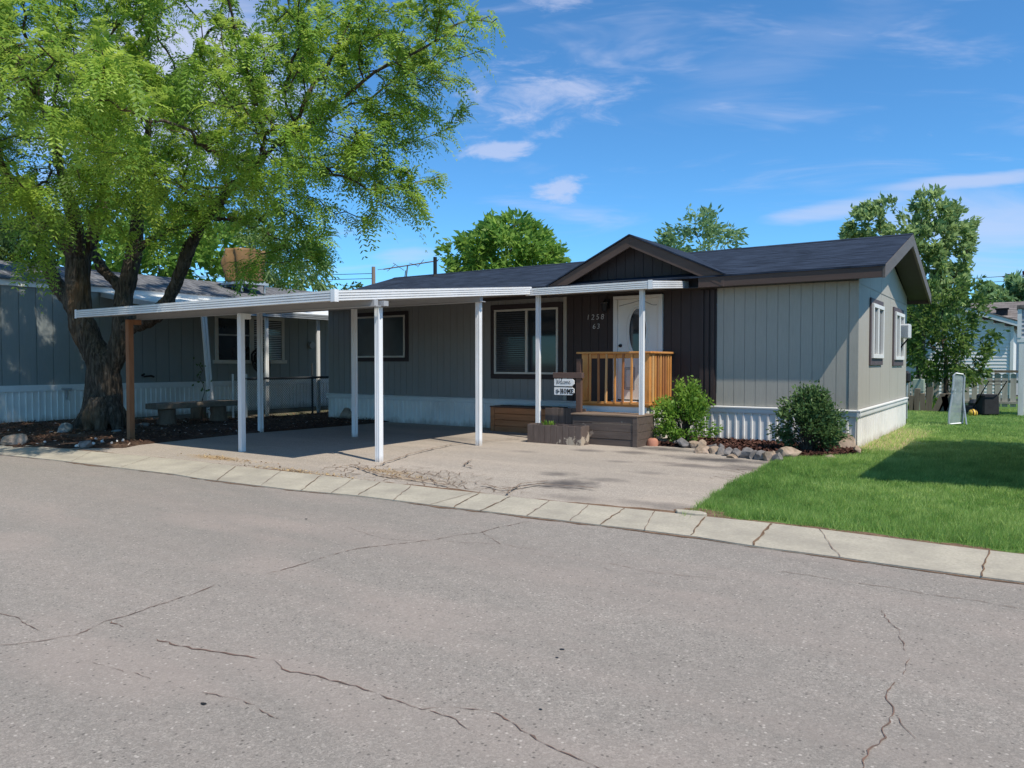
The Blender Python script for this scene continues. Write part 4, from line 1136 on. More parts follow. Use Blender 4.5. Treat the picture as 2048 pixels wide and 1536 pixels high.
# sign stand and its two boards
ss = thing('sign_stand','brown wooden post with a crossbar standing by the deck corner','sign stand',(-7.15,12.75,0))
b=MB(); b.box(-7.20,-7.09,12.72,12.79,.58,1.23); b.build('post', M['sign_post'], ss, bevel=.004)
b=MB(); b.box(-7.70,-7.06,12.70,12.80,1.232,1.335); b.build('crossbar', wood('sign_bar',(.115,.075,.062),'x',.25,.7,12,.15), ss, bevel=.004)
b=MB(); b.box(-7.27,-7.18,12.86,12.95,.58,1.60); b.build('back_post', M['sign_post'], ss, bevel=.004)
def board(name,label,z0_,z1_):
    b=MB(); x0,x1=-7.655,-7.215; c=.045
    b.prism([(x0+.012,z0_),(x1-c,z0_),(x1,z0_+c),(x1,z1_-c*.6),(x1-c,z1_),(x0,z1_),(x0,z0_+.012)], lambda x,z,t:(x,t,z), 12.675,12.695)
    o=b.build(name, M['sign_white'], None, org=(-7.43,12.68,z0_)); tag(o,label,'sign'); return o
s1=board('welcome_sign','upper white board with cursive word Welcome hanging from the crossbar',1.075,1.215)
s2=board('home_sign','lower white board reading HOME with a small flower emblem',.905,1.05)
def stroke(bm, pts, w, ox, oz, sc):
    for i,(p_,q_) in enumerate(zip(pts,pts[1:])):
        bm.bar((ox+p_[0]*sc,12.6725,oz+p_[1]*sc),(ox+q_[0]*sc,12.6725,oz+q_[1]*sc),.002,w,up=(0,0,1))
b=MB()
W_=[[(-.05,.85),(0,.98),(.08,.9),(.12,.2),(.2,0),(.32,.35),(.38,.8),(.40,.2),(.5,0),(.62,.3),(.72,1.0),(.80,.95)],
 [(.72,.3),(.85,.3),(.95,.45),(.88,.55),(.8,.35),(.85,.05),(1.0,.05),(1.12,.4),(1.25,1.0),(1.2,1.1),(1.12,.8),(1.12,.15),(1.2,.0),(1.32,.2)],
 [(1.6,.45),(1.48,.5),(1.38,.25),(1.45,.02),(1.6,.1),(1.72,.3),(1.78,.5),(1.68,.3),(1.75,.02),(1.92,.1),(1.96,.4),(1.82,.5),(2.0,.4),(2.12,.45),(2.12,.02)],
 [(2.12,.3),(2.24,.5),(2.3,.4),(2.3,.02)],[(2.3,.3),(2.42,.5),(2.5,.4),(2.52,.05),(2.62,.15),(2.74,.3),(2.86,.45),(2.78,.55),(2.68,.35),(2.74,.05),(2.9,.05),(3.05,.25)]]
for s in W_: stroke(b,s,.0055,-7.615,1.115,.108)
b.build('lettering', M['black_ink'], s1)
b=MB()
def slab(x,w,kind):
    z0_,h=.93,.095; t=.020; s=.010
    R=lambda a,c,e,f_: b.box(x+a,x+c,12.671,12.6745,z0_+e,z0_+f_)
    if kind=='H':
        R(.004,.004+t,0,h); R(w-.004-t,w-.004,0,h); R(.004+t,w-.004-t,h/2-.008,h/2+.008)
        R(-.004,.004,0,s);R(-.004,.004,h-s,h);R(w-.004,w+.004,0,s);R(w-.004,w+.004,h-s,h)
    if kind=='O':
        for k in range(20):
            a0=2*math.pi*k/20; a1=2*math.pi*(k+1)/20; rx_,rz_=w/2,h/2; ix,iz=w/2-.021,h/2-.013
            b.add([(x+w/2+rx_*math.cos(a0),12.671,z0_+h/2+rz_*math.sin(a0)),(x+w/2+rx_*math.cos(a1),12.671,z0_+h/2+rz_*math.sin(a1)),(x+w/2+ix*math.cos(a1),12.671,z0_+h/2+iz*math.sin(a1)),(x+w/2+ix*math.cos(a0),12.671,z0_+h/2+iz*math.sin(a0))],[(0,1,2,3)])
    if kind=='M':
        R(.002,.002+t,0,h);R(w-.002-t,w-.002,0,h);R(-.004,.026,0,s);R(w-.026,w+.004,0,s);R(-.004,.002,h-s,h);R(w-.002,w+.004,h-s,h)
        b.bar((x+t*.6,12.6727,z0_+h-.006),(x+w/2,12.6727,z0_+h*.35),.003,.022); b.bar((x+w-t*.6,12.6727,z0_+h-.006),(x+w/2,12.6727,z0_+h*.35),.003,.022)
    if kind=='E':
        R(.004,.004+t,0,h);R(.004+t,w,0,.014);R(.004+t,w,h-.014,h);R(.004+t,w-.014,h/2-.007,h/2+.007);R(w-.008,w+.002,.014,.028);R(w-.008,w+.002,h-.028,h-.014);R(-.004,.004,0,s);R(-.004,.004,h-s,h)
for x,w,k_ in ((-7.515,.062,'H'),(-7.442,.066,'O'),(-7.366,.076,'M'),(-7.28,.056,'E')): slab(x,w,k_)
b.build('lettering', M['black_ink'], s2)
b=MB()
def loop(cx_,cz_,a_,c_,rot):
    pts=[]
    for k in range(13):
        t=2*math.pi*k/12; u,v=a_*math.cos(t),c_*math.sin(t); pts.append((cx_+u*math.cos(rot)-v*math.sin(rot), cz_+u*math.sin(rot)+v*math.cos(rot)))
    for p_,q_ in zip(pts,pts[1:]): b.bar((p_[0],12.6727,p_[1]),(q_[0],12.6727,q_[1]),.003,.005)
for k in range(5): loop(-7.585+.020*math.cos(k*1.256+1.2),0.975+.022*math.sin(k*1.256+1.2),.018,.011,k*1.256+1.2)
loop(-7.548,.97,.014,.007,.3); loop(-7.59,.94,.016,.006,1.2)
b.build('flower_emblem', M['black_ink'], s2)

# ================================================================== BUSHES, ROCKS, POT
def leaf_quads(P, D, size, r, ratio=.45, flat=0.0):
    """one folded diamond per leaf: P base, D direction"""
    n=len(P); D=D/np.linalg.norm(D,axis=1)[:,None]
    A=r.normal(0,1,(n,3)); A[:,2]*=.5
    S=np.cross(D,A); S/=np.linalg.norm(S,axis=1)[:,None]+1e-9
    s=(size*r.uniform(.6,1.25,n))[:,None]; w=s*ratio*.5
    N=np.cross(D,S)
    V=np.stack([P, P+D*s*.45+S*w+N*w*.25, P+D*s-N*s*.10, P+D*s*.45-S*w+N*w*.25],1).reshape(-1,3)
    return V, np.arange(4*n).reshape(n,4)
def bush(name,label,c,rx,rz,n,mat,seed,lobes,leaf):
    r=np.random.default_rng(seed); root=thing(name,label,'bush',(c[0],c[1],0),'bushes in front of the skirting')
    rr=random.Random(seed); b=MB(); tips=[]
    for i in range(lobes):
        a=rr.uniform(0,6.28); el=rr.uniform(.15,1.45); L=rr.uniform(.55,1.05)
        tip=Vector((c[0]+math.cos(a)*math.cos(el)*rx*L, c[1]+math.sin(a)*math.cos(el)*rx*L*.8, .12+math.sin(el)*rz*L*.92))
        mid=Vector((c[0]+(tip.x-c[0])*.35,c[1]+(tip.y-c[1])*.35,tip.z*.55))
        b.tube([(c[0]+rr.uniform(-.08,.08),c[1]+rr.uniform(-.08,.08),.02),mid,tip],[.012,.008,.004],5); tips.append((tip,mid))
    b.build('stems', M['twig'], root)
    T=np.array([t[0] for t in tips]); Mi=np.array([t[1] for t in tips])
    k=r.integers(0,len(T),n); t=np.clip(r.normal(.93,.22,n),.25,1.15)[:,None]
    P=Mi[k]*(1-t)+T[k]*t+r.normal(0,.055,(n,3)); P[:,2]=np.maximum(P[:,2],.05)
    D=(P-np.array([c[0],c[1],rz*.25])); D/=np.linalg.norm(D,axis=1)[:,None]; D=D+r.normal(0,.55,(n,3)); D[:,2]-=.15
    V,F=leaf_quads(P,D,np.full(n,leaf),r,.5)
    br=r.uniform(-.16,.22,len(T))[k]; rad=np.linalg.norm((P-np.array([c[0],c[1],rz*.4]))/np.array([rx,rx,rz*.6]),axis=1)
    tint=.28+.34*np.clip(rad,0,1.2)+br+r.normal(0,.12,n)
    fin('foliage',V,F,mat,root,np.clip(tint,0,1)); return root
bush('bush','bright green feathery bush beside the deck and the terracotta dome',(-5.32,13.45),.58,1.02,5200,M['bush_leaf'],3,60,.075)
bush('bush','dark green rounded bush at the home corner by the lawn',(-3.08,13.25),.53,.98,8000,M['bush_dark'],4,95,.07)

def rock(name,label,p,sx,sy,sz,mat,seed,cat='stone',group=None,sub=2,rot=0):
    bm=bmesh.new(); bmesh.ops.create_icosphere(bm,subdivisions=sub,radius=1)
    rr=random.Random(seed); off=Vector((seed*3.7,seed*1.3,seed*.7))
    planes=[(Vector((rr.gauss(0,1),rr.gauss(0,1),rr.gauss(0,.7))).normalized(), rr.uniform(.48,.86)) for _ in range(13)]
    for v in bm.verts:
        c=v.co.copy()
        for nrm,d in planes:
            k=c.dot(nrm)
            if k>d: c-=nrm*(k-d)
        c*=1+.16*mnoise.noise(c*1.5+off)+.06*mnoise.noise(c*4+off)
        v.co=Vector((c.x*sx,c.y*sy,max(c.z,-.55)*sz))
    me=bpy.data.meshes.new(name); bm.to_mesh(me); bm.free(); me.materials.append(mat)
    me.polygons.foreach_set('use_smooth',[False]*len(me.polygons))
    o=bpy.data.objects.new(name,me); COL.objects.link(o); o.location=(p[0],p[1],p[2]+sz*.45); o.rotation_euler=(0,0,rot)
    return tag(o,label,cat,group)
edge=[(1325,886,22,12,'tan'),(1345,886,18,10,'grey'),(1356,890,16,14,'grey'),(1368,893,22,18,'dark'),(1388,894,16,16,'tan'),(1405,896,16,18,'tan'),(1424,899,20,14,'grey'),(1440,901,14,14,'grey'),(1405,903,34,12,'tan'),(1428,905,18,18,'tan'),(1441,907,16,14,'grey'),(1459,910,18,14,'grey'),(1475,912,18,16,'grey'),(1493,914,20,18,'grey'),(1508,916,16,16,'dark'),(1522,918,18,16,'grey'),(1464,914,16,7,'tan'),(1538,920,18,18,'tan'),(1553,922,18,20,'grey'),(1546,916,14,14,'tan')]
names={'tan':'tan','grey':'grey','dark':'dark'}
ordw=['first','second','third','fourth','fifth','sixth','seventh','eighth','ninth','tenth','eleventh','twelfth','thirteenth','fourteenth','fifteenth','sixteenth','seventeenth','eighteenth','nineteenth','twentieth']
rr=random.Random(12)
for i,(px,py,w,h,k) in enumerate(sorted(edge,key=lambda e:e[0])):
    x,y,_=at(px,py+4); d=14-(i*.07); s=d/FOC
    rock('edging_stone','%s edging stone of the mulch bed, %s from the terracotta dome'%(names[k],ordw[i]),(x,y+.04,.0),w*s*.92,w*s*rr.uniform(.6,.95),h*s*.84,M['rock_'+k],i+1,'stone','edging stones along the mulch bed',2,rr.uniform(0,3.1))
x,y,_=at(1570,922)
rock('boulder','flat tan topped boulder at the lawn end of the stone edging',(x,y+.1,0),.26,.20,.15,M['rock_tan'],41,'boulder',None,3,.5)
rock('boulder','small low stone lying at the foot of the flat boulder',(x-.17,y-.12,0),.10,.07,.045,M['rock_tan'],47,'stone',None,2,.1)
x,y,_=at(1688,904)
rock('boulder','large pinkish tan boulder beside the dark bush at the home corner',(x,y+.15,0),.22,.2,.22,M['rock_tan'],44,'boulder',None,3,.2)
x,y,_=at(1712,912)
rock('boulder','pale stone between the large boulder and the end wall',(x,y+.1,0),.13,.12,.11,M['rock_tan'],45,'stone',None,2,1.)
x,y,_=at(1664,921)
rock('boulder','low pale stone in front of the large tan boulder',(x,y+.03,0),.16,.1,.06,M['rock_tan'],46,'stone',None,2,.3)
b=MB(); x,y,_=at(1306,893); prof=[(.005,.155),(.045,.152),(.08,.135),(.10,.10),(.11,.05),(.108,0)]
vs=[(x+.0+rd*math.cos(2*math.pi*k/20),y+rd*math.sin(2*math.pi*k/20),z) for rd,z in prof for k in range(20)]
b.add(vs,[(i*20+k,i*20+(k+1)%20,(i+1)*20+(k+1)%20,(i+1)*20+k)[::-1] for i in range(5) for k in range(20)]); b.poly([vs[k] for k in range(20)])
tag(b.build('terracotta_dome',M['terracotta'],None,True,org=(x,y,0)),'small rounded terracotta dome at the deck end of the stone edging','pot')
# tree bed stones
for px,py,sx,sy,sz,k,lab,sd in [(30,893,.25,.18,.15,'tan','brown boulder at the kerb in the corner of the tree bed',3),(170,898,.16,.12,.10,'grey','grey boulder among white pebbles between the tree and the kerb',5),(128,868,.24,.14,.15,'blue','bluish stone against the street side of the tree trunk base',7),(230,868,.16,.1,.06,'blue','small bluish stone on the carport side of the trunk base',9),(285,856,.22,.12,.07,'grey','flat grey stone between the trunk and the bench',11),(693,840,.28,.16,.20,'tan','tan boulder leaning on the main home skirting corner',13)]:
    x,y,_=at(px,py); rock('boulder',lab,(x,y,.03),sx,sy,sz,M['rock_'+k],sd,'boulder',None,3,rr.uniform(0,3))
# mulch pebbles, a handful of white ones by the kerb boulder
for i,(px,py,k) in enumerate([(186,894,'white'),(152,900,'white'),(158,897,'white'),(203,890,'white'),(222,893,'white'),(190,884,'white'),(245,888,'white'),(88,892,'white'),(232,889,'white')]):
    x,y,_=at(px,py); s=rr.uniform(.028,.055)
    rock('pebble','small white pebble scattered by the grey kerb boulder',(x,y,.05),s,s*.8,s*.7,M['rock_white'],60+i,'pebble','white pebbles in the tree bed',2)

# ================================================================== TREES
def limb(pts, base=None):
    return pts
def grow(nodes, par, skel_n, att, step, kill, infl, iters, grav=-.02, seed=1):
    r=random.Random(seed); att=[Vector(a) for a in att]; live=att
    for it in range(iters):
        kd=KDTree(len(nodes))
        for i,p in enumerate(nodes): kd.insert(p,i)
        kd.balance(); acc={}; nl=[]
        for a in live:
            co_,i,d=kd.find(a)
            if d<kill: continue
            nl.append(a)
            if d<infl:
                v=(a-nodes[i])/d
                acc[i]=acc.get(i,Vector((0,0,0)))+v
        live=nl
        if not acc: break
        added=0
        for i,v in acc.items():
            v=v.normalized()+Vector((r.gauss(0,.22),r.gauss(0,.22),r.gauss(0,.18)+grav))
            p=nodes[i]+v.normalized()*step
            c_,j,d=kd.find(p)
            if d<step*.45: continue
            nodes.append(p); par.append(i); added+=1
        if not added or not live: break
    return nodes, par
def tree_mesh(nodes, par, skel_r, rmin, gamma=2.35):
    n=len(nodes); ch=[[] for _ in range(n)]
    for i,p in enumerate(par):
        if p>=0: ch[p].append(i)
    rad=[0]*n
    for i in range(n-1,-1,-1):
        rad[i]= rmin if not ch[i] else sum(rad[c]**gamma for c in ch[i])**(1/gamma)
    return rad, ch
def branch_tubes(nodes, par, ch, rad, skel_n, sides=5, cap_r=.2):
    b=MB(); used=set()
    starts=[i for i in range(len(nodes)) if i>=skel_n and (par[i]<skel_n)]
    stack=starts[:]
    while stack:
        i=stack.pop(); pts=[nodes[par[i]],nodes[i]]; rr_=[min(rad[i]*1.15,cap_r),min(rad[i],cap_r)]
        while ch[i]:
            cs=sorted(ch[i],key=lambda c:-rad[c]); stack+=cs[1:]; i=cs[0]; pts.append(nodes[i]); rr_.append(min(rad[i],cap_r))
        b.tube(pts,rr_,sides if rr_[0]>.03 else 4,0,False)
    return b
def ellipsoid_pts(r, c, ax, n, hollow=0.0):
    u=r.normal(0,1,(n,3)); u/=np.linalg.norm(u,axis=1)[:,None]
    t=(r.uniform(hollow**3,1,n)**(1/3))[:,None]
    u=u*t
    R=np.stack([np.array(FX),np.array((0,0,1.)),np.array(FD)],0)
    return np.array(c)+ (u*np.array(ax))@R

def fronds(P, D, size, nl, r):
    """pinnate leaves: nl pairs of narrow leaflets along an arching stalk"""
    n=len(P); D=D/np.linalg.norm(D,axis=1)[:,None]
    up=np.array([0,0,1.])+r.normal(0,.30,(n,3)); S=np.cross(D,up); S/=np.linalg.norm(S,axis=1)[:,None]+1e-9
    s=(size*r.uniform(.65,1.25,n))[:,None]; Vs=[]
    dr=r.uniform(.35,1.05,n)[:,None]
    for i in range(nl):
        t=(i+.9)/nl
        p=P+D*s*t-np.array([0,0,1.])*dr*s*t*t
        tang=D-np.array([0,0,1.])*dr*2*t; tang/=np.linalg.norm(tang,axis=1)[:,None]
        ll=s*.27*(.55+.9*math.sin(math.pi*(.12+.80*t))*.55); lw=s*.050
        for sg in (-1,1):
            d=(S*sg*.86+tang*.50+r.normal(0,.07,(n,3))); d[:,2]-=.10
            d/=np.linalg.norm(d,axis=1)[:,None]
            Vs.append(np.stack([p, p+d*ll*.5+tang*lw, p+d*ll, p+d*ll*.5-tang*lw],1))
    V=np.stack(Vs,1).reshape(-1,3); m=n*nl*2
    return V, np.arange(4*m).reshape(m,4), np.repeat(np.arange(n),nl*2)

# ---- the big locust tree
def big_tree():
    base=at(204,862); root=thing('locust_tree','large forked tree with feathery green leaves beside the carport','tree',(base[0],base[1],0))
    d0=17.35
    S=lambda px,py,dd=0: sp(px,py,d0+dd)
    limbs=[
     ([(205,870,0),(205,850,0),(206,800,0),(208,755,0),(205,725,0),(182,688,0),(163,640,0),(158,590,0),(158,550,0),(160,520,0)],[.58,.45,.40,.375,.345,.285,.27,.265,.26,.27]),
     ([(160,520,0),(135,482,-.1),(95,440,-.3),(40,390,-.6),(8,330,-1.0),(-20,250,-1.4)],[.23,.19,.165,.145,.12,.09]),
     ([(160,520,0),(182,485,.1),(202,440,.3),(214,390,.5),(224,300,.8),(235,190,1.0)],[.22,.17,.145,.12,.09,.06]),
     ([(165,640,.1),(140,600,.3),(113,565,.5),(92,515,.8),(72,450,1.2),(60,370,1.6)],[.20,.18,.165,.15,.12,.09]),
     ([(160,515,0),(155,460,-.4),(145,400,-.9),(125,330,-1.6),(110,240,-2.4)],[.20,.16,.13,.10,.07]),
     ([(214,745,0),(232,710,0),(246,668,0),(247,625,0),(249,590,.1),(262,550,.1),(271,505,.1),(280,440,.3),(292,350,.5),(305,240,.7)],[.27,.25,.22,.205,.20,.185,.165,.135,.10,.07]),
     ([(245,660,0),(275,650,-.2),(312,632,-.4),(340,598,-.6),(362,548,-.8),(385,492,-.9),(412,445,-1.0),(470,375,-1.3),(560,290,-1.6)],[.20,.175,.16,.15,.14,.125,.11,.085,.055]),
     ([(249,590,.1),(232,562,.3),(208,540,.6),(190,505,1.0),(185,440,1.4)],[.14,.13,.12,.10,.07]),
     ([(271,505,.1),(305,480,0),(345,462,-.2),(420,440,-.4),(520,440,-.8)],[.09,.07,.055,.045,.03]),
    ]
    nodes=[];par=[];srad=[]
    trunkb=MB()
    for pts,rad in limbs:
        P=[S(*p) for p in pts]
        # densify
        Q=[];R=[]
        for i in range(len(P)-1):
            L=(P[i+1]-P[i]).length; m=max(1,int(L/.22))
            for k in range(m):
                t=k/m; Q.append(P[i].lerp(P[i+1],t)); R.append(rad[i]+(rad[i+1]-rad[i])*t)
        Q.append(P[-1]);R.append(rad[-1])
        trunkb.tube(Q,R,12)
        if not nodes: last=-1
        else:
            last=min(range(len(nodes)),key=lambda i:(nodes[i]-Q[0]).length)
        for q,rd in zip(Q,R):
            nodes.append(q);par.append(last);srad.append(rd);last=len(nodes)-1
    # root flare
    bp=Vector((base[0],base[1],0))
    for k in range(7):
        a=k*.9+.3; L=.75+.25*math.sin(k*2.1)
        trunkb.tube([bp+Vector((math.cos(a)*.15,math.sin(a)*.15,.75)),bp+Vector((math.cos(a)*.36,math.sin(a)*.36,.28)),bp+Vector((math.cos(a)*.58*L,math.sin(a)*.58*L,.05)),bp+Vector((math.cos(a)*.95*L,math.sin(a)*.95*L,-.08))],[.16,.17,.12,.06],8)
    # union of limbs: voxel remesh, smooth, rough bark
    tmp=trunkb.build('trunk_src',M['bark'],root)
    rm=tmp.modifiers.new('r','REMESH'); rm.mode='VOXEL'; rm.voxel_size=.028
    sm=tmp.modifiers.new('s','SMOOTH'); sm.iterations=6; sm.factor=.5
    dg=bpy.context.evaluated_depsgraph_get(); me=bpy.data.meshes.new_from_object(tmp.evaluated_get(dg)); bpy.data.objects.remove(tmp)
    nv=len(me.vertices); C=np.zeros(nv*3,np.float32); me.vertices.foreach_get('co',C); C=C.reshape(-1,3)
    Nn=np.zeros(nv*3,np.float32); me.vertices.foreach_get('normal',Nn); Nn=Nn.reshape(-1,3)
    h=np.array([.042*abs(mnoise.noise((x*7,y*7,z*1.1)))+.034*abs(mnoise.noise((x*14,y*14,z*2.2)))-.02+.035*mnoise.noise((x*2,y*2,z*1.1)) for x,y,z in C],np.float32)
    C+=Nn*h[:,None]; me.vertices.foreach_set('co',C.ravel()); me.materials.clear(); me.materials.append(M['bark'])
    me.polygons.foreach_set('use_smooth',np.ones(len(me.polygons),bool)); me.update()
    tr=bpy.data.objects.new('trunk',me); COL.objects.link(tr); tr.parent=root; ORG[tr]=ORG[root]
    # crown envelope
    r=np.random.default_rng(21)
    blobs=[(300,110,15.6,330,230,4.2,620),(40,240,14.5,220,200,3.6,330),(-280,150,16.5,300,330,4.5,150),(740,60,15.0,215,140,2.4,300),(920,60,14.6,85,80,1.2,70),(650,260,15.0,185,130,2.3,260),
      (790,385,14.6,80,55,.9,75),(850,340,14.6,45,14,.3,14),(430,380,15.6,220,72,2.4,220),(575,470,15.4,85,40,1.1,60),(150,390,13.4,150,55,1.7,115),(420,-330,16.2,520,260,4.6,230),(170,190,10.9,165,130,1.2,120),(60,90,11.5,160,120,1.4,90),
      (500,180,13.2,200,150,1.6,170),(850,230,14.8,45,90,.8,40),(690,430,14.8,80,40,.8,40),(520,330,13.6,140,80,1.2,110),(330,330,13.2,170,70,1.3,130),(490,535,14.6,40,24,.5,22),(620,500,15.2,50,40,.8,36),(860,170,14.8,90,90,1.0,70),(60,540,14.8,45,22,.4,14),(40,360,12.2,110,40,.8,40)]
    att=np.concatenate([ellipsoid_pts(r,sp(px,py,d),(rx*d/FOC,ry*d/FOC,rz),n,.0) for px,py,d,rx,ry,rz,n in blobs])
    att=att[att[:,2]>2.9]
    sk=len(nodes)
    nodes,par=grow(nodes,par,sk,att,.26,.40,7.0,90,-.03,5)
    rad,ch=tree_mesh(nodes,par,srad,.0085,2.3)
    branch_tubes(nodes,par,ch,rad,sk,6,.085).build('branches',M['bark'],root,True)
    tips=[i for i in range(sk,len(nodes)) if rad[i]<.019]
    Pn=np.array([nodes[i] for i in tips]); Dn=np.array([(nodes[i]-nodes[par[i]]).normalized() for i in tips])
    term=np.array([1.0 if not ch[i] else .55 for i in tips])
    dens=np.array([.5+.62*mnoise.noise((p[0]*.75,p[1]*.75,p[2]*.95))+.35*mnoise.noise((p[0]*1.9,p[1]*1.9,p[2]*2.2+7)) for p in Pn])
    dens=np.clip((dens-.22)/.6,0,1)**1.25
    # thinner toward the outer tips over the house
    k=(term*(3.2+17.5*dens)).astype(int)+1
    ii=np.repeat(np.arange(len(tips)),k); n=len(ii)
    P=Pn[ii]-Dn[ii]*r.uniform(0,.30,n)[:,None]+r.normal(0,.07,(n,3))
    D=Dn[ii]*1.0+r.normal(0,.48,(n,3)); D[:,2]+=.12
    V,F,own=fronds(P,D,np.full(n,.40),8,r)
    cl=np.array([mnoise.noise((p[0]*.8,p[1]*.8,p[2]*.9+4)) for p in Pn])
    tint=.40+.38*cl[ii]+.14*np.repeat(dens,k)+r.normal(0,.15,n)
    tint=tint[own]+r.normal(0,.05,len(own))
    fin('crown',V,F,M['locust_leaf'],root,np.clip(tint,0,1))
    print('locust nodes',len(nodes),'fronds',n)
big_tree()

def bg_tree(name,label,pxb,dist,blobs,leaf,mat,trunk_r,seed,natt=420,per=9,cat='tree',step=None,rat=.5,group=None,zbase=0,droop=.25,spread=.24,jit=.16):
    r=np.random.default_rng(seed); b0=sp(pxb,726,dist); root=thing(name,label,cat,(b0.x,b0.y,zbase),group)
    tot=sum(bb[2]*bb[3] for bb in blobs)
    att=np.concatenate([ellipsoid_pts(r,sp(bb[0],bb[1],dist+(bb[5] if len(bb)>5 else 0)),(bb[2]*dist/FOC,bb[3]*dist/FOC,bb[4]),max(8,int(natt*bb[2]*bb[3]/tot))) for bb in blobs])
    att=att[att[:,2]>.05]
    c=att.mean(0); top=float(att[:,2].max()); st=step or max(.22,.05*top)
    lowz=float(np.percentile(att[:,2],4))
    nodes=[Vector((b0.x,b0.y,zbase))];par=[-1]
    hz=max(.3,min(lowz+.3,(c[2])*.6))
    while nodes[-1].z<hz:
        t=nodes[-1].z/hz
        nodes.append(Vector((b0.x+(c[0]-b0.x)*t*.6,b0.y+(c[1]-b0.y)*t*.6,nodes[-1].z+st))); par.append(len(nodes)-2)
    sk=len(nodes)
    nodes,par=grow(nodes,par,sk,att,st,st*1.5,99,60,.02,seed)
    rad,ch=tree_mesh(nodes,par,None,.008,2.4)
    b=MB(); pts=nodes[:sk]; b.tube(pts,[trunk_r*(1-.35*i/sk) for i in range(sk)],8,0,False); b.build('trunk',M['bark'],root,True)
    branch_tubes(nodes,par,ch,rad,sk,5,trunk_r*.6).build('branches',M['twig'],root,True)
    tips=[i for i in range(sk,len(nodes)) if len(ch[i])<=1]
    Pn=np.array([nodes[i] for i in tips]); Dn=np.array([(nodes[i]-nodes[par[i]]).normalized() for i in tips])
    ii=np.repeat(np.arange(len(tips)),per); n=len(ii)
    cl=np.array([mnoise.noise((p[0]*.9+seed,p[1]*.9,p[2]*.9)) for p in Pn]); sel=r.random(n)<np.clip(.85+.9*cl[ii],.15,1); ii=ii[sel]; n=len(ii)
    P=Pn[ii]+r.normal(0,spread*st*1.6,(n,3)); 
    D=(P-c)*.15/np.linalg.norm(P-c,axis=1)[:,None]*4+Dn[ii]*.5+r.normal(0,.6,(n,3)); D[:,2]-=droop
    V,F=leaf_quads(P,D,np.full(n,leaf),r,rat)
    tint=.48+.32*cl[ii]+r.normal(0,jit,n)
    fin('crown',V,F,mat,root,np.clip(tint,0,1))
    return root
bg_tree('round_tree','round dense green tree rising behind the middle of the home roof',1010,33,[(1010,520,110,85,2.4),(930,520,50,30,1),(1090,520,50,35,1),(1040,455,50,28,1.2),(990,470,60,30,1.4)],.34,M['ash_leaf'],.22,31,1000,66,rat=.42)
bg_tree('ragged_tree','ragged greyish green tree behind the roof beside the entry gable',1405,42,[(1402,458,40,40,1.3),(1410,432,22,22,.7),(1335,478,32,20,.8),(1450,480,50,26,1.2),(1390,495,90,40,1.5),(1365,475,24,20,.6)],.36,M['blue_leaf'],.2,32,900,52,rat=.36,spread=.24)
bg_tree('tall_tree','tall upright tree with pale clumped leaves behind the end gable',1840,29,[(1725,445,26,40,1.0),(1690,475,18,20,.6),(1765,420,22,32,.8),(1770,470,40,30,1),(1850,420,28,46,1.0),(1862,382,9,18,.3),(1830,480,60,50,1.4),(1880,470,30,70,1.0),(1908,445,12,24,.5),(1900,540,38,60,1.2),(1860,580,60,80,1.4),(1800,500,50,40,1.2),(1900,480,44,70,1.0)],.25,M['pale_leaf'],.17,33,2300,84,rat=.45,step=.34,spread=.17)
bg_tree('yard_tree','leaning broad leaved small tree over the back fence by the upright mesh panel',1893,24.2,[(1880,660,50,70,1.0),(1930,620,36,50,.8),(1950,580,20,24,.5),(1960,680,32,36,.7),(1910,720,50,50,.9),(1860,600,40,40,.8),(1940,740,28,26,.6),(1850,690,40,60,.9),(1835,640,30,50,.8)],.19,M['yard_leaf'],.09,34,1500,50,rat=.42,step=.28)
bg_tree('corner_shrub','light green leafy shrub hugging the far corner of the end wall',1838,25.5,[(1832,690,22,40,.5),(1836,750,20,30,.5),(1850,735,16,26,.4)],.17,M['bush_leaf'],.04,35,170,22,'shrub',step=.25)
bg_tree('low_plant','low bright plants along the foot of the rustic picket section',1850,24.0,[(1850,812,40,14,.35),(1885,806,22,18,.3)],.12,M['bush_leaf'],.02,36,90,16,'plant',step=.14)
bg_tree('hazy_tree','bluish hazy tree mass beyond the white sided house',2015,52,[(1990,600,36,34,2),(2030,590,40,36,2),(2060,600,40,40,2)],.5,M['blue_leaf'],.25,37,400,50)
bg_tree('purple_tree','purple leaved tree top at the picture edge beyond the white sided house',2050,56,[(2042,560,26,18,1.4),(2020,556,14,8,.8)],.4,M['red_leaf'],.2,38,90,16)
bg_tree('maple_tree','bright green tree behind the blue grey home under the big locust',330,31,[(260,520,130,60,2.6),(400,520,90,50,2.2),(330,450,160,60,2.6)],.34,M['ash_leaf'],.24,39,800,34,rat=.45)
bg_tree('maple_tree','dense green tree past the street end of the blue grey home',20,33,[(30,500,120,60,2.6),(-80,470,120,80,2.6),(110,470,90,60,2)],.36,M['dark_leaf'],.24,40,600,34,rat=.45)
bg_tree('willow_tree','pale wispy willow between the two homes under the locust branches',560,34,[(590,500,56,40,2.0),(560,540,70,40,2.0),(625,540,36,30,1.2),(520,480,60,50,1.8),(600,570,60,20,1.2)],.40,M['pale_leaf'],.2,41,700,44,rat=.22,droop=.7)
bg_tree('distant_tree','tiny distant tree top showing just past the low roof corner',706,70,[(706,572,14,9,1.2),(690,582,14,6,1.0)],.4,M['dark_leaf'],.2,42,60,18)

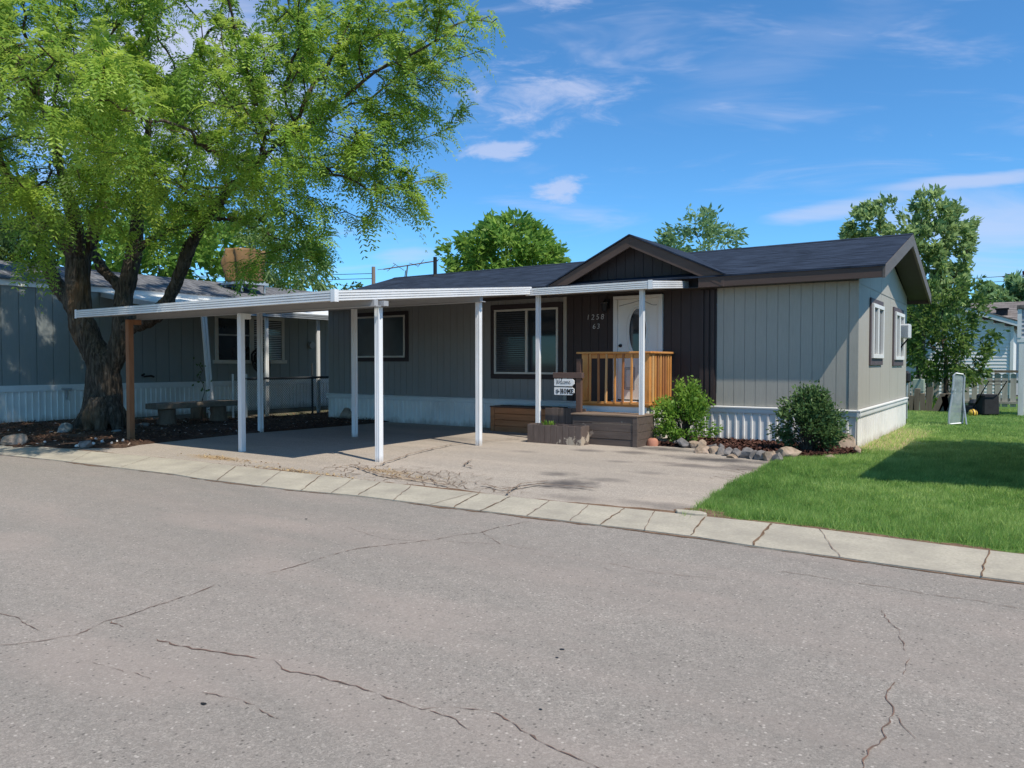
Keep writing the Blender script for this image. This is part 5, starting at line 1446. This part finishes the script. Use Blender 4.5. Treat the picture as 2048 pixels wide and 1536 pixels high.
# ================================================================== BLUE GREY HOME NEXT DOOR
NX=-21.2; NY0,NY1=-2.0,27.0
nh=thing('neighbor_home','blue grey manufactured home with white ribbed skirting behind the big tree','house',(NX-2.4,13,0))
b=MB(); pr=groove_profile(NY0,NY1,.405,.018,.012)
for p,q in zip(pr,pr[1:]):
    g_=p[1]>0 and q[1]>0
    b.add([(NX-p[1],p[0],.95),(NX-q[1],q[0],.95),(NX-q[1],q[0],3.52),(NX-p[1],p[0],3.52)],[(0,1,2,3)],1 if g_ else 0)
for y in (NY0,NY1):
    b.poly([(NX,y,.95),(NX-4.6,y,.95),(NX-4.6,y,3.52),(NX-2.3,y,4.2),(NX,y,3.52)])
b.poly([(NX-4.6,NY0,.95),(NX-4.6,NY1,.95),(NX-4.6,NY1,3.52),(NX-4.6,NY0,3.52)])
b.build('wall',[M['blue_siding'],siding('blue_groove',(.19,.205,.20))],nh)
b=MB(); b.sheet(rib_profile(NY0,NY1,.152,.045,.02), lambda a,d,t:(NX+.012+d,a,t), -.03,.80); b.sheet([(NX-4.6,0),(NX,0)], lambda a,d,t:(a,NY0-.01,t),-.03,.80); b.build('skirt',M['skirt'],nh)
b=MB(); b.box(NX+.005,NX+.05,NY0-.05,NY1,.79,.95); b.build('skirt_band',M['band'],nh)
b=MB(); b.box(NX+.01,NX+.05,NY0-.2,NY1,3.46,3.62); b.build('fascia',M['white_metal'],nh)
b=MB()
for s in (0,1):
    xa=NX+.10 if s==0 else NX-4.7
    b.hexa([(xa,NY0-.2,3.60),(xa,NY1+.2,3.60),(NX-2.3,NY1+.2,4.30),(NX-2.3,NY0-.2,4.30)],[(xa,NY0-.2,3.64),(xa,NY1+.2,3.64),(NX-2.3,NY1+.2,4.34),(NX-2.3,NY0-.2,4.34)])
b.build('roof',M['shingle_grey'],nh)
# windows on the visible long wall
def nwin(y0,y1,z0,z1,ym,label):
    b=MB(); x=NX; t=.11
    b.box(x+.002,x+.05,y0,y1,z1-t,z1); b.box(x+.002,x+.075,y0-.08,y1+.08,z0-.05,z0+t*.6); b.box(x+.002,x+.05,y0,y0+t,z0+t*.6+.001,z1-t-.001); b.box(x+.002,x+.05,y1-t,y1,z0+t*.6+.001,z1-t-.001)
    for m in ym: b.box(x+.002,x+.048,m-.08,m+.08,z0+t*.6+.001,z1-t-.001)
    w=b.build('window',M['cream'],nh,bevel=.004); w['label']=label
    p=MB(); p.box(x+.003,x+.02,y0+t,y1-t,z0+t*.6,z1-t); p.build('pane',M['glass'],w)
    s_=MB(); zm=z0+(z1-z0)*.56; s_.box(x+.021,x+.04,y0+t,y1-t,zm,zm+.05)
    z=z0+.12
    while z<z1-.14:
        s_.box(x+.0205,x+.024,(ym[0]+.09) if ym else y0+t, y1-t-.01, z, z+.03); z+=.06
    s_.build('blind',M['grey_slat'],w)
wy=lambda px:(lambda k:(21.2*.826-k*-0*1 + k*(.5635*21.2))/( .5635-.826*k))( (px-1024)/FOC )
def wall_y(px):
    k=(px-1024)/FOC; return (.826*21.2+k*.5635*21.2)/(.5635-.826*k)
nwin(wall_y(430),wall_y(568),1.55,3.05,[wall_y(503)],'cream framed double window under the patio awning')
# hose bib, meter and outlet
b=MB(); yy=wall_y(284); b.tube([(NX,yy,1.16),(NX+.12,yy,1.2)],.03,8); b.tube([(NX+.10,yy,1.13),(NX+.12,yy+.2,1.15),(NX+.1,yy+.3,1.12)],.03,6); b.build('tap',M['black'],nh)
b=MB(); yy=wall_y(622); b.tube([(NX,yy,2.15),(NX+.1,yy,2.15)],.12,12); b.build('meter',M['grey_slat'],nh)
b=MB(); yy=wall_y(131); b.box(NX+.04,NX+.09,yy-.14,yy+.12,.80,.86); b.box(NX+.05,NX+.08,yy-.02,yy+.02,.55,.80); b.build('outlet',M['galv'],nh)
# patio awning
pa=thing('patio_awning','ribbed metal patio awning on slim posts along the blue grey home','awning',(-19.5,14.5,0))
AX0,AX1,AY0,AY1=NX+.02,-17.75,11.0,20.2
b=MB(); pr=[]; y=AY0
while y<AY1-.02: pr+=[(y,0),(y+.02,.03),(y+.06,.03),(y+.08,0)]; y+=.26
pr.append((AY1,0)); m_=len(pr); za,zb=3.44,2.92
b.add([(AX1,a,zb+.02+d) for a,d in pr]+[(AX0,a,za+.02+d) for a,d in pr],[(i,i+1,m_+i+1,m_+i) for i in range(m_-1)])
b.add([(AX1,AY0,zb),(AX1,AY1,zb),(AX0,AY1,za),(AX0,AY0,za)],[(0,1,2,3)])
b.build('roof',M['white_metal'],pa)
b=MB(); rib_fascia(b,(AX1,AY0,zb-.10),(AX1,AY1,zb-.10),(1,0,0),.15,3); b.build('fascia',M['galv'],pa)
b=MB(); b.bar((AX0,AY1,za-.04),(AX1,AY1,zb-.04),.03,.13); b.build('side_trim',M['galv'],pa); b=MB(); b.bar((AX0,AY0,za-.04),(AX1,AY0,zb-.04),.03,.13); b.build('side_trim',M['galv'],pa)
for y,tilt,w in ((12.2,.22,.13),(13.96,0,.09),(15.85,0,.09),(19.9,0,.09)):
    b=MB(); h=w/2
    x=-17.95
    for dx in (-h*.62,h*.62): b.hexa([(x-.03,y-h*.5+dx,0),(x+.03,y-h*.5+dx,0),(x+.03,y+h*.5+dx,0),(x-.03,y+h*.5+dx,0)],[(x-.03,y-h*.5+dx-tilt,2.82),(x+.03,y-h*.5+dx-tilt,2.82),(x+.03,y+h*.5+dx-tilt,2.82),(x-.03,y+h*.5+dx-tilt,2.82)])
    b.build('post',M['white_metal'],pa)
# climbing shrub by the first post
bg_tree('climbing_rose','thin straggly climbing shrub around the leaning awning post',402,19.6,[(404,760,14,50,.25),(420,795,14,24,.25),(398,740,8,24,.2)],.09,M['dark_leaf'],.02,43,80,6,'shrub',step=.2)
# wreath shaped ornament hanging on the wall
o_y=wall_y(510); b=MB(); rr=random.Random(5)
for ring in range(3):
    pts=[(-20.9+rr.gauss(0,.03),o_y+(.34-ring*.08)*math.cos(t*math.pi/9)+rr.gauss(0,.02),1.62+(.42-ring*.1)*math.sin(t*math.pi/9)+rr.gauss(0,.02)) for t in range(19)]
    b.tube(pts,.035,5)
for k in range(10):
    a=rr.uniform(0,6.28); b.tube([(-20.9,o_y,1.62),(-20.85,o_y+.3*math.cos(a),1.62+.38*math.sin(a))],.02,4)
b.tube([(-20.9,o_y,2.04),(-21.18,o_y,2.2)],.01,4)
tag(b.build('wall_ornament',M['black'],None,org=(-20.9,o_y,1.2)),'round dark wire ornament hung under the awning window','ornament')
# chain link fence
cf=thing('chain_link_fence','chain link fence with dark top rail between the two homes','fence',(-17.95,15.5,0))
FY0,FY1,FXx=12.75,19.0,-17.82
b=MB(); b.tube([(FXx,FY0+.3,1.09),(FXx,FY1,1.09)],.032,8); b.build('top_rail',M['dark_rail'],cf)
for y in (FY0,FY0+.42): b=MB(); b.tube([(FXx,y,-.02),(FXx,y,1.22)],.03,8); b.build('post',M['galv'],cf)
b=MB(); b.tube([(FXx,15.5,-.02),(FXx,15.5,1.5)],.03,8); b.build('post',M['dark_rail'],cf)
b=MB(); b.tube([(FXx,FY1,-.02),(FXx,FY1,1.1)],.03,8); b.build('post',M['galv'],cf)
b=MB(); H=1.06; s=.075; y=FY0-H
while y<FY1:
    for sg in (1,-1):
        a0=y if sg>0 else y+H; pts=[]
        y_a=max(FY0,min(FY1,y)); 
        p0=(y,0.02); p1=(y+H,H)
        t0=max(0,(FY0-y)/H); t1=min(1,(FY1-y)/H)
        if t1<=t0: continue
        f_=(lambda t:(y+H*t, .02+H*t)) if sg>0 else (lambda t:(y+H*t,.02+H-H*t))
        q0=f_(t0);q1=f_(t1); xo=FXx+.004*sg
        b.bar((xo,q0[0],q0[1]),(xo,q1[0],q1[1]),.004,.004,up=(1,0,0))
    y+=s
b.build('mesh',M['wire'],cf)
# bench
be=thing('bench','rough slab bench on two stump legs beside the big tree','bench',(-17.2,11.1,0))
b=MB(); ys=[10.05+i*.25 for i in range(10)]
rr=random.Random(4)
for xa,xb in ((-17.42,-17.17),(-17.16,-16.93)):
    ring=[]
    for y in ys:
        j=rr.uniform(-.012,.012); ring.append([(xa+j,y,.42),(xb+j,y,.42+rr.uniform(0,.01)),(xb+j,y,.56),(xa+j,y,.56+rr.uniform(-.01,.01))])
    vs=[p for q in ring for p in q]; b.add(vs,[(i*4+k,i*4+(k+1)%4,(i+1)*4+(k+1)%4,(i+1)*4+k) for i in range(len(ys)-1) for k in range(4)]+[(3,2,1,0),tuple(len(vs)-4+k for k in range(4))])
b.build('seat',M['stone_seat'],be,bevel=.012)
for y in (10.45,11.85):
    b=MB(); b.tube([(-17.18,y,-.03),(-17.18,y,.03),(-17.18,y+.01,.22),(-17.18,y,.38),(-17.18,y,.415)],[.24,.235,.19,.20,.20],14); b.build('leg',M['stump'],be,True)
# short stump behind the bench
b=MB(); b.tube([(-18.4,12.1,-.03),(-18.4,12.1,.2),(-18.4,12.1,.42)],[.22,.19,.20],14); tag(b.build('stump',M['stump'],None,True,org=(-18.4,12.1,0)),'weathered log stump standing behind the bench','stump')
# covered evaporative cooler on the roof
ec=thing('covered_cooler','rooftop cooler wrapped in a brown tarp on the blue grey home','cooler',(-22.2,16.4,4.0))
bm=bmesh.new(); bmesh.ops.create_cube(bm,size=1); bmesh.ops.subdivide_edges(bm,edges=bm.edges[:],cuts=14,use_grid_fill=True)
for v in bm.verts:
    x,y,z=v.co; bulge=1+.08*math.cos(x*3)*math.cos(z*3)
    fold=.11*mnoise.noise((x*4,y*4,z*1.6))+.06*mnoise.noise((x*9+3,y*9,z*3)); tp=1-.13*abs(z-.05)-.10*(abs(x)*abs(y)*4)
    v.co=Vector((x*1.12*tp+fold,y*1.12*tp+fold*.8,z*1.12*(1+.03*mnoise.noise((x*2,y*2,1)))+.04*mnoise.noise((x*3,y*3,7))))
me=bpy.data.meshes.new('cover'); bm.to_mesh(me); bm.free(); me.materials.append(M['tarp']); me.polygons.foreach_set('use_smooth',[True]*len(me.polygons))
o=bpy.data.objects.new('cover',me); COL.objects.link(o); o.parent=ec; o.location=(0,0,.80); o.rotation_euler=(0,0,.5)
b=MB(); 
for dx,dy in ((-.45,-.45),(.45,-.45),(.45,.45),(-.45,.45)): b.bar((-22.2+dx,16.4+dy,3.9),(-22.2+dx,16.4+dy,4.3),.05,.05)
b.box(-22.75,-21.65,15.85,16.95,4.16,4.24); b.build('stand',M['galv'],ec)

# utility pole and wires far behind
pb=sp(748,726,46); up=thing('utility_pole','bare wooden utility pole far beyond the low end of the roof','pole',(pb.x,pb.y,0))
b=MB(); b.tube([(pb.x,pb.y,-.1),(pb.x,pb.y,7.3)],[.15,.11],10); b.build('shaft',M['pole'],up)
b=MB(); 
for zo,dz in ((6.6,.0),(6.9,.25)):
    q0=Vector((pb.x,pb.y,zo)); q1=sp(-500,520,50); q1.z=zo+1.0
    pts=[q0.lerp(q1,t/16)-Vector((0,0,4*.45*(t/16)*(1-t/16))) for t in range(17)]; b.tube(pts,.018,4)
b.build('wires',M['black'],up)
# wires on the other side
b=MB()
for zz in (0,.45):
    q0=sp(1700,575,70); q1=sp(2300,530,70); q0.z+=zz; q1.z+=zz
    b.tube([q0.lerp(q1,t/12)-Vector((0,0,4*.5*(t/12)*(1-t/12))) for t in range(13)],.025,4)
tag(b.build('power_lines',M['black'],None,org=sp(2000,550,70)),'pair of thin power lines beyond the tall tree','power line')

# ================================================================== BACK YARD
# white sided house
wh=thing('white_house','white lap sided house with a shallow gable beyond the back fence','house',(-3.5,36,0))
VY=33.0; VX0,VX1=-9.0,-.62; ap=-4.4
zt=lambda x: 2.82+.36*((VX1+.2-ap)-abs(x-ap))
b=MB(); z=.35
hts=[]
while z<4.4:
    e=z+.125
    # clip the course under the gable
    xl=VX0; xr=VX1
    for zz in (e,):
        if zz>2.82:
            half=(VX1+.2-ap)-(zz-2.82)/.36
            xl=max(VX0,ap-half); xr=min(VX1,ap+half)
    if xr>xl+.1: b.add([(xl,VY-.022,z),(xr,VY-.022,z),(xr,VY-.002,e),(xl,VY-.002,e),(xl,VY,z),(xr,VY,z)],[(0,1,2,3),(0,4,5,1)])
    z=e
b.add([(VX1,VY,0),(VX1,VY+9,0),(VX1,VY+9,2.8),(VX1,VY,2.8)],[(0,1,2,3)])
b.build('wall',M['white_siding'],wh)
b=MB(); b.box(VX0,VX1,VY-.03,VY-.004,-.02,.34); b.build('foundation',M['grey_slat'],wh)
b=MB(); b.box(VX1-.05,VX1+.05,VY-.05,VY+.03,.0,2.85); b.build('corner_trim',M['white_paint'],wh)
b=MB()
for s in (-1,1):
    xe=ap+s*(VX1+.35-ap); ze=zt(xe)
    b.hexa([(ap,VY-.24,zt(ap)),(xe,VY-.24,ze),(xe,VY-.24,ze+.17),(ap,VY-.24,zt(ap)+.17)],[(ap,VY-.19,zt(ap)),(xe,VY-.19,ze),(xe,VY-.19,ze+.17),(ap,VY-.19,zt(ap)+.17)])
b.build('rake_trim',M['white_paint'],wh)
b=MB()
for s in (-1,1):
    xe=ap+s*(VX1+.37-ap); ze=zt(xe)+.18
    b.hexa([(ap,VY-.26,zt(ap)+.18),(xe,VY-.26,ze),(xe,VY+9,ze),(ap,VY+9,zt(ap)+.18)],[(ap,VY-.26,zt(ap)+.22),(xe,VY-.26,ze+.04),(xe,VY+9,ze+.04),(ap,VY+9,zt(ap)+.22)])
b.build('roof',M['shingle_brown'],wh)
# brown roofed house behind
bh=thing('brown_roof_house','house with a brown shingle roof behind the white sided house','house',(0,46,0))
b=MB(); b.box(-4,10,44,54,-.02,3.2); b.build('wall',M['white_siding'],bh)
b=MB(); b.hexa([(-4.4,43.5,3.15),(10.4,43.5,3.15),(10.4,49,4.75),(-4.4,49,4.75)],[(-4.4,43.5,3.2),(10.4,43.5,3.2),(10.4,49,4.8),(-4.4,49,4.8)]); b.hexa([(-4.4,54.5,3.15),(10.4,54.5,3.15),(10.4,49,4.75),(-4.4,49,4.75)],[(-4.4,54.5,3.2),(10.4,54.5,3.2),(10.4,49,4.8),(-4.4,49,4.8)]); b.build('roof',M['shingle_brown'],bh)
q=sp(2012,631,46.5); b=MB(); b.box(q.x-.25,q.x+.25,46.0,46.5,3.9,4.25); b.box(q.x-.3,q.x+.3,45.9,46.6,4.25,4.3); b.build('vent',M['black'],bh)
# white picket fence
PF=29.0
wf=thing('picket_fence','weathered white picket fence across the back of the lawn','fence',(-1.5,PF,0))
i=0; x=-2.9
while x<2.0:
    b=MB(); w=.155; j=rr.uniform(-.015,.015); b.prism([(x,.12),(x+w,.12),(x+w,1.16+j),(x+w*.5,1.20+j),(x,1.16+j)], lambda a,z,t:(a,t,z), PF-.012, PF+.010)
    b.build('picket',M['picket'],wf); x+=.225 if i%3 else .19; i+=1
b=MB(); b.box(-2.95,2.1,PF+.012,PF+.05,.30,.39); b.box(-2.95,2.1,PF+.012,PF+.05,.88,.97); b.box(-2.95,2.1,PF-.06,PF-.014,.22,.29); b.build('rail',M['picket_rail'],wf)
b=MB(); b.box(-2.95,2.1,PF-.05,PF+.02,1.21,1.29); b.build('cap_rail',M['weathered'],wf)
for x in (-2.9,-.95,1.0,2.0): b=MB(); b.box(x-.05,x+.05,PF+.052,PF+.15,0,1.2); b.build('post',M['weathered'],wf)
# narrow bleached stick fence in front of the white house
sf=thing('stick_fence','narrow bleached picket fence behind the leaning small tree','fence',(-4.8,30.5,0))
for k in range(46):
    x=-7.2+k*.096; b=MB(); b.box(x,x+.05,30.5,30.52,.05,1.12+rr.uniform(-.05,.05)); b.build('picket',M['picket'],sf)
b=MB(); b.box(-7.3,-2.7,30.522,30.55,.3,.36); b.box(-7.3,-2.7,30.522,30.55,.85,.91); b.build('rail',M['weathered'],sf)
# rustic low fence at the corner of the home
rf=thing('rustic_fence','low rough fence of uneven boards past the far end wall corner','fence',(-4.0,26.3,0))
for px,w,h,tl in ((1824,.14,.52,0),(1832,.16,.74,.05),(1847,.14,.60,-.03),(1858,.17,.78,.04),(1871,.22,.60,.25),(1884,.2,.62,.22),(1897,.16,.5,-.1)):
    k=(px-1024)/FOC; yf=26.3; x=(k*.826*yf-.5635*yf)/(.826+.5635*k)
    b=MB(); b.hexa([(x-w/2,yf,0),(x+w/2,yf,0),(x+w/2,yf+.03,0),(x-w/2,yf+.03,0)],[(x-w/2+tl,yf,h),(x+w/2+tl,yf,h+rr.uniform(-.04,.04)),(x+w/2+tl,yf+.03,h),(x-w/2+tl,yf+.03,h)]); b.build('board',M['weathered'],rf)
b=MB(); b.box(-4.9,-2.7,26.335,26.38,.36,.46); b.build('rail',M['weathered'],rf)
# green utility boxes
k=(1838-1024)/FOC; yf=26.9; x=(k*.826*yf-.5635*yf)/(.826+.5635*k)
ub=thing('utility_box','pale green utility pedestal behind the rustic fence','utility box',(x,yf,0)); b=MB(); b.box(x-.15,x+.15,yf-.1,yf+.1,.0,.62); b.build('base',M['utility'],ub,bevel=.01); b=MB(); b.box(x-.16,x+.16,yf-.11,yf+.11,.62,1.02); b.build('lid',M['utility'],ub,bevel=.015)
# bird feeder pole next to the end wall
x,y=-2.98,24.0; k=(1813.5-1024)/FOC; yf=22.2; x=(k*.826*yf-.5635*yf)/(.826+.5635*k)
bf=thing('lantern_post','slim grey post with a dark lantern close to the end wall corner','lantern post',(x,yf,0)); b=MB(); b.tube([(x,yf,-.02),(x,yf,1.0)],.03,8); b.build('pole',M['galv'],bf); b=MB(); b.tube([(x,yf,1.0),(x,yf,1.05),(x,yf,1.25),(x,yf,1.32)],[.05,.10,.10,.02],10); b.build('lantern',M['black'],bf)
# upright mesh panel standing on the lawn
k=(1914-1024)/FOC
mp_=at(1916,853); mpan=thing('mesh_lounger','tall narrow grey mesh folding lounger standing on end on the lawn','lounger',(mp_[0],mp_[1],0))
mx_,my_=mp_[0],mp_[1]
ux=Vector((FX.x,FX.y,0)); fw_=Vector((FD.x,FD.y,0)); O=Vector((mx_,my_,.03))
dm=19.1/FOC
def mp(dx,dz,dd=0): return O+ux*(dx*dm)+Vector((0,0,dz*dm))+fw_*dd
outl=[(-16,2),(10,4),(13,20),(14,60),(17,92),(14,97),(0,99),(-4,95),(-5,80),(-9,50),(-15,20)]
b=MB(); pts=[mp(a,z,.10*z/99) for a,z in outl]; pts.append(pts[0]); b.tube(pts,.022,6); 
pts2=[mp(12,2,-.12),mp(13,40,.02),mp(15,94,.14)]; b.tube(pts2,.018,6); b.tube([mp(-9,66,-.04),mp(-5,66,.06)],.02,6); b.build('frame',M['galv'],mpan)
b=MB(); b.poly([mp(a,z,.10*z/99+.005) for a,z in outl]); 
g=G('mesh_fabric'); ck=g.n('TexChecker'); ck.inputs['Scale'].default_value=60; g.l(g.coord(),ck.inputs['Vector']); g.col(g.ramp(g.noise(g.coord(),5,4),[(.3,(.22,.27,.28)),(.7,(.36,.42,.43))])); g.set(.5,.3)
tr_=g.n('BsdfTransparent'); mx_s=g.n('MixShader'); mx_s.inputs[0].default_value=.30; g.l(g.b.outputs[0],mx_s.inputs[1]); g.l(tr_.outputs[0],mx_s.inputs[2]); g.l(mx_s.outputs[0],g.out.inputs['Surface'])
b.build('sling',g.m,mpan)
b=MB(); 
for q in range(5): b.tube([mp(1+q*2.4,97,.1),mp(1+q*2.6,102-abs(q-1)*1.5,.1)],.012,5)
b.build('top_loops',M['galv'],mpan)
# yellow ball
bx_,by_,_=at(1947,836)
bm=bmesh.new(); bmesh.ops.create_uvsphere(bm,u_segments=24,v_segments=16,radius=.115)
me=bpy.data.meshes.new('ball'); bm.to_mesh(me); bm.free(); me.materials.append(M['yellow']); me.polygons.foreach_set('use_smooth',[True]*len(me.polygons))
bo=bpy.data.objects.new('ball',me); COL.objects.link(bo); bo.location=(bx_,by_,.13); ORG[bo]=Vector(bo.location); tag(bo,'small yellow and black ball on the grass by the mower','ball')
b=MB(); b.tube([(bx_+.117*math.cos(t)*FX.x*.3+.0,by_+.117*math.cos(t)*FX.y*.3-.117*abs(math.cos(t))*.0,.13+.117*math.sin(t)) for t in [i*math.pi/8 for i in range(17)]],.02,5); 
# dark panels as caps of the ball
b=MB()
for cxx in (-.5,.35):
    pts=[]
    for i_ in range(17):
        t=i_*2*math.pi/16; r_=.116*math.sqrt(1-cxx*cxx*.5); v_=ux*(.116*cxx*.7)+fw_*(r_*math.cos(t))+Vector((0,0,r_*math.sin(t))); pts.append(Vector((bx_,by_,.13))+v_)
    b.tube(pts,.012,5)
b.build('dark_bands',M['black'],bo)
# lawn mower
mo=at(1968,834); mw=thing('lawn_mower','black push lawn mower with grass bag facing the street','lawn mower',(mo[0],mo[1]+.3,0))
c=Vector((mo[0],mo[1]+.35,0))
def ml(a,d,z): return c+ux*a+fw_*d+Vector((0,0,z))
def obx(bm,a0,a1,d0,d1,z0,z1,tp=0):
    bm.hexa([ml(a0,d0,z0),ml(a1,d0,z0),ml(a1,d1,z0),ml(a0,d1,z0)],[ml(a0+tp,d0+tp,z1),ml(a1-tp,d0+tp,z1),ml(a1-tp,d1-tp,z1),ml(a0+tp,d1-tp,z1)])
b=MB(); obx(b,-.27,.27,.0,.75,.09,.28,.04); b.build('deck',M['black'],mw,bevel=.03)
b=MB(); obx(b,-.24,.24,-.35,.05,.05,.64,.015); b.build('grass_bag',paint('mower_bag',(.022,.022,.024),.3,.8),mw,bevel=.04)
b=MB(); b.tube([ml(0,.42,.28),ml(0,.42,.36),ml(0,.42,.46)],[.17,.18,.12],14); b.build('engine',M['dark_rail'],mw)
for a,d,r_ in ((-.29,.05,.12),(.29,.05,.12),(-.29,.65,.10),(.29,.65,.10)):
    b=MB(); b.tube([ml(a-.03,d,r_),ml(a+.03,d,r_)],r_,16); w=b.build('wheel',M['black'],mw)
    h_=MB(); h_.tube([ml(a-.035,d,r_),ml(a+.035,d,r_)],r_*.45,10); h_.build('hub',M['grey_slat'],w)
b=MB(); b.tube([ml(-.25,.1,.25),ml(-.25,-.35,.75),ml(-.25,-.6,1.02),ml(.25,-.6,1.02),ml(.25,-.35,.75),ml(.25,.1,.25)],.016,8); b.tube([ml(-.25,-.5,.92),ml(.25,-.5,.92)],.01,6); b.build('handle',M['black'],mw)

# home to the right of the lawn, casting its shadow across the grass
rn=thing('side_home','pale home along the far side of the lawn, mostly beyond the frame','house',(3.0,13,0))
b=MB(); b.box(.75,6.6,10.4,16.2,.0,2.9); b.build('wall',M['white_siding'],rn)
b=MB(); b.hexa([(.07,9.9,2.95),(3.7,9.9,4.25),(3.7,16.0,4.25),(.07,15.6,2.95)],[(.07,9.9,3.05),(3.7,9.9,4.37),(3.7,16.0,4.37),(.07,15.6,3.05)]); b.hexa([(7.3,9.9,2.95),(3.7,9.9,4.25),(3.7,16.0,4.25),(7.3,15.6,2.95)],[(7.3,9.9,3.05),(3.7,9.9,4.37),(3.7,16.0,4.37),(7.3,15.6,3.05)]); b.build('roof',M['shingle_brown'],rn)
b=MB(); b.box(.72,.748,12.6,13.8,1.2,2.3); b.build('window',M['glass'],rn)
# patio cover whose post stands at the frame edge
sc_=thing('side_patio_cover','white patio cover post and grey gable edge at the end of the lawn','patio cover',(1.5,25.6,0))
b=MB(); b.box(-.32,-.18,25.55,25.69,0,2.10); b.build('post',M['white_wood'],sc_,bevel=.006)
b=MB(); b.box(3.3,3.44,25.55,25.69,0,2.10); b.build('post',M['white_wood'],sc_,bevel=.006)
b=MB(); b.box(-.36,3.6,25.54,25.70,2.10,2.22); b.build('beam',M['white_paint'],sc_)
b=MB(); z=2.22
while z<3.0: b.add([(-.26,25.56,z),(3.5,25.56,z),(3.5,25.60,z+.12),(-.26,25.60,z+.12)],[(0,1,2,3)]); z+=.12
b.build('gable_siding',M['grey_slat'],sc_)
b=MB(); b.box(-.36,-.262,25.53,25.62,2.222,3.02); b.build('corner_trim',M['white_paint'],sc_)
b=MB(); b.box(-.38,3.7,25.5,26.5,3.03,3.13); b.build('roof',M['shingle_brown'],sc_)
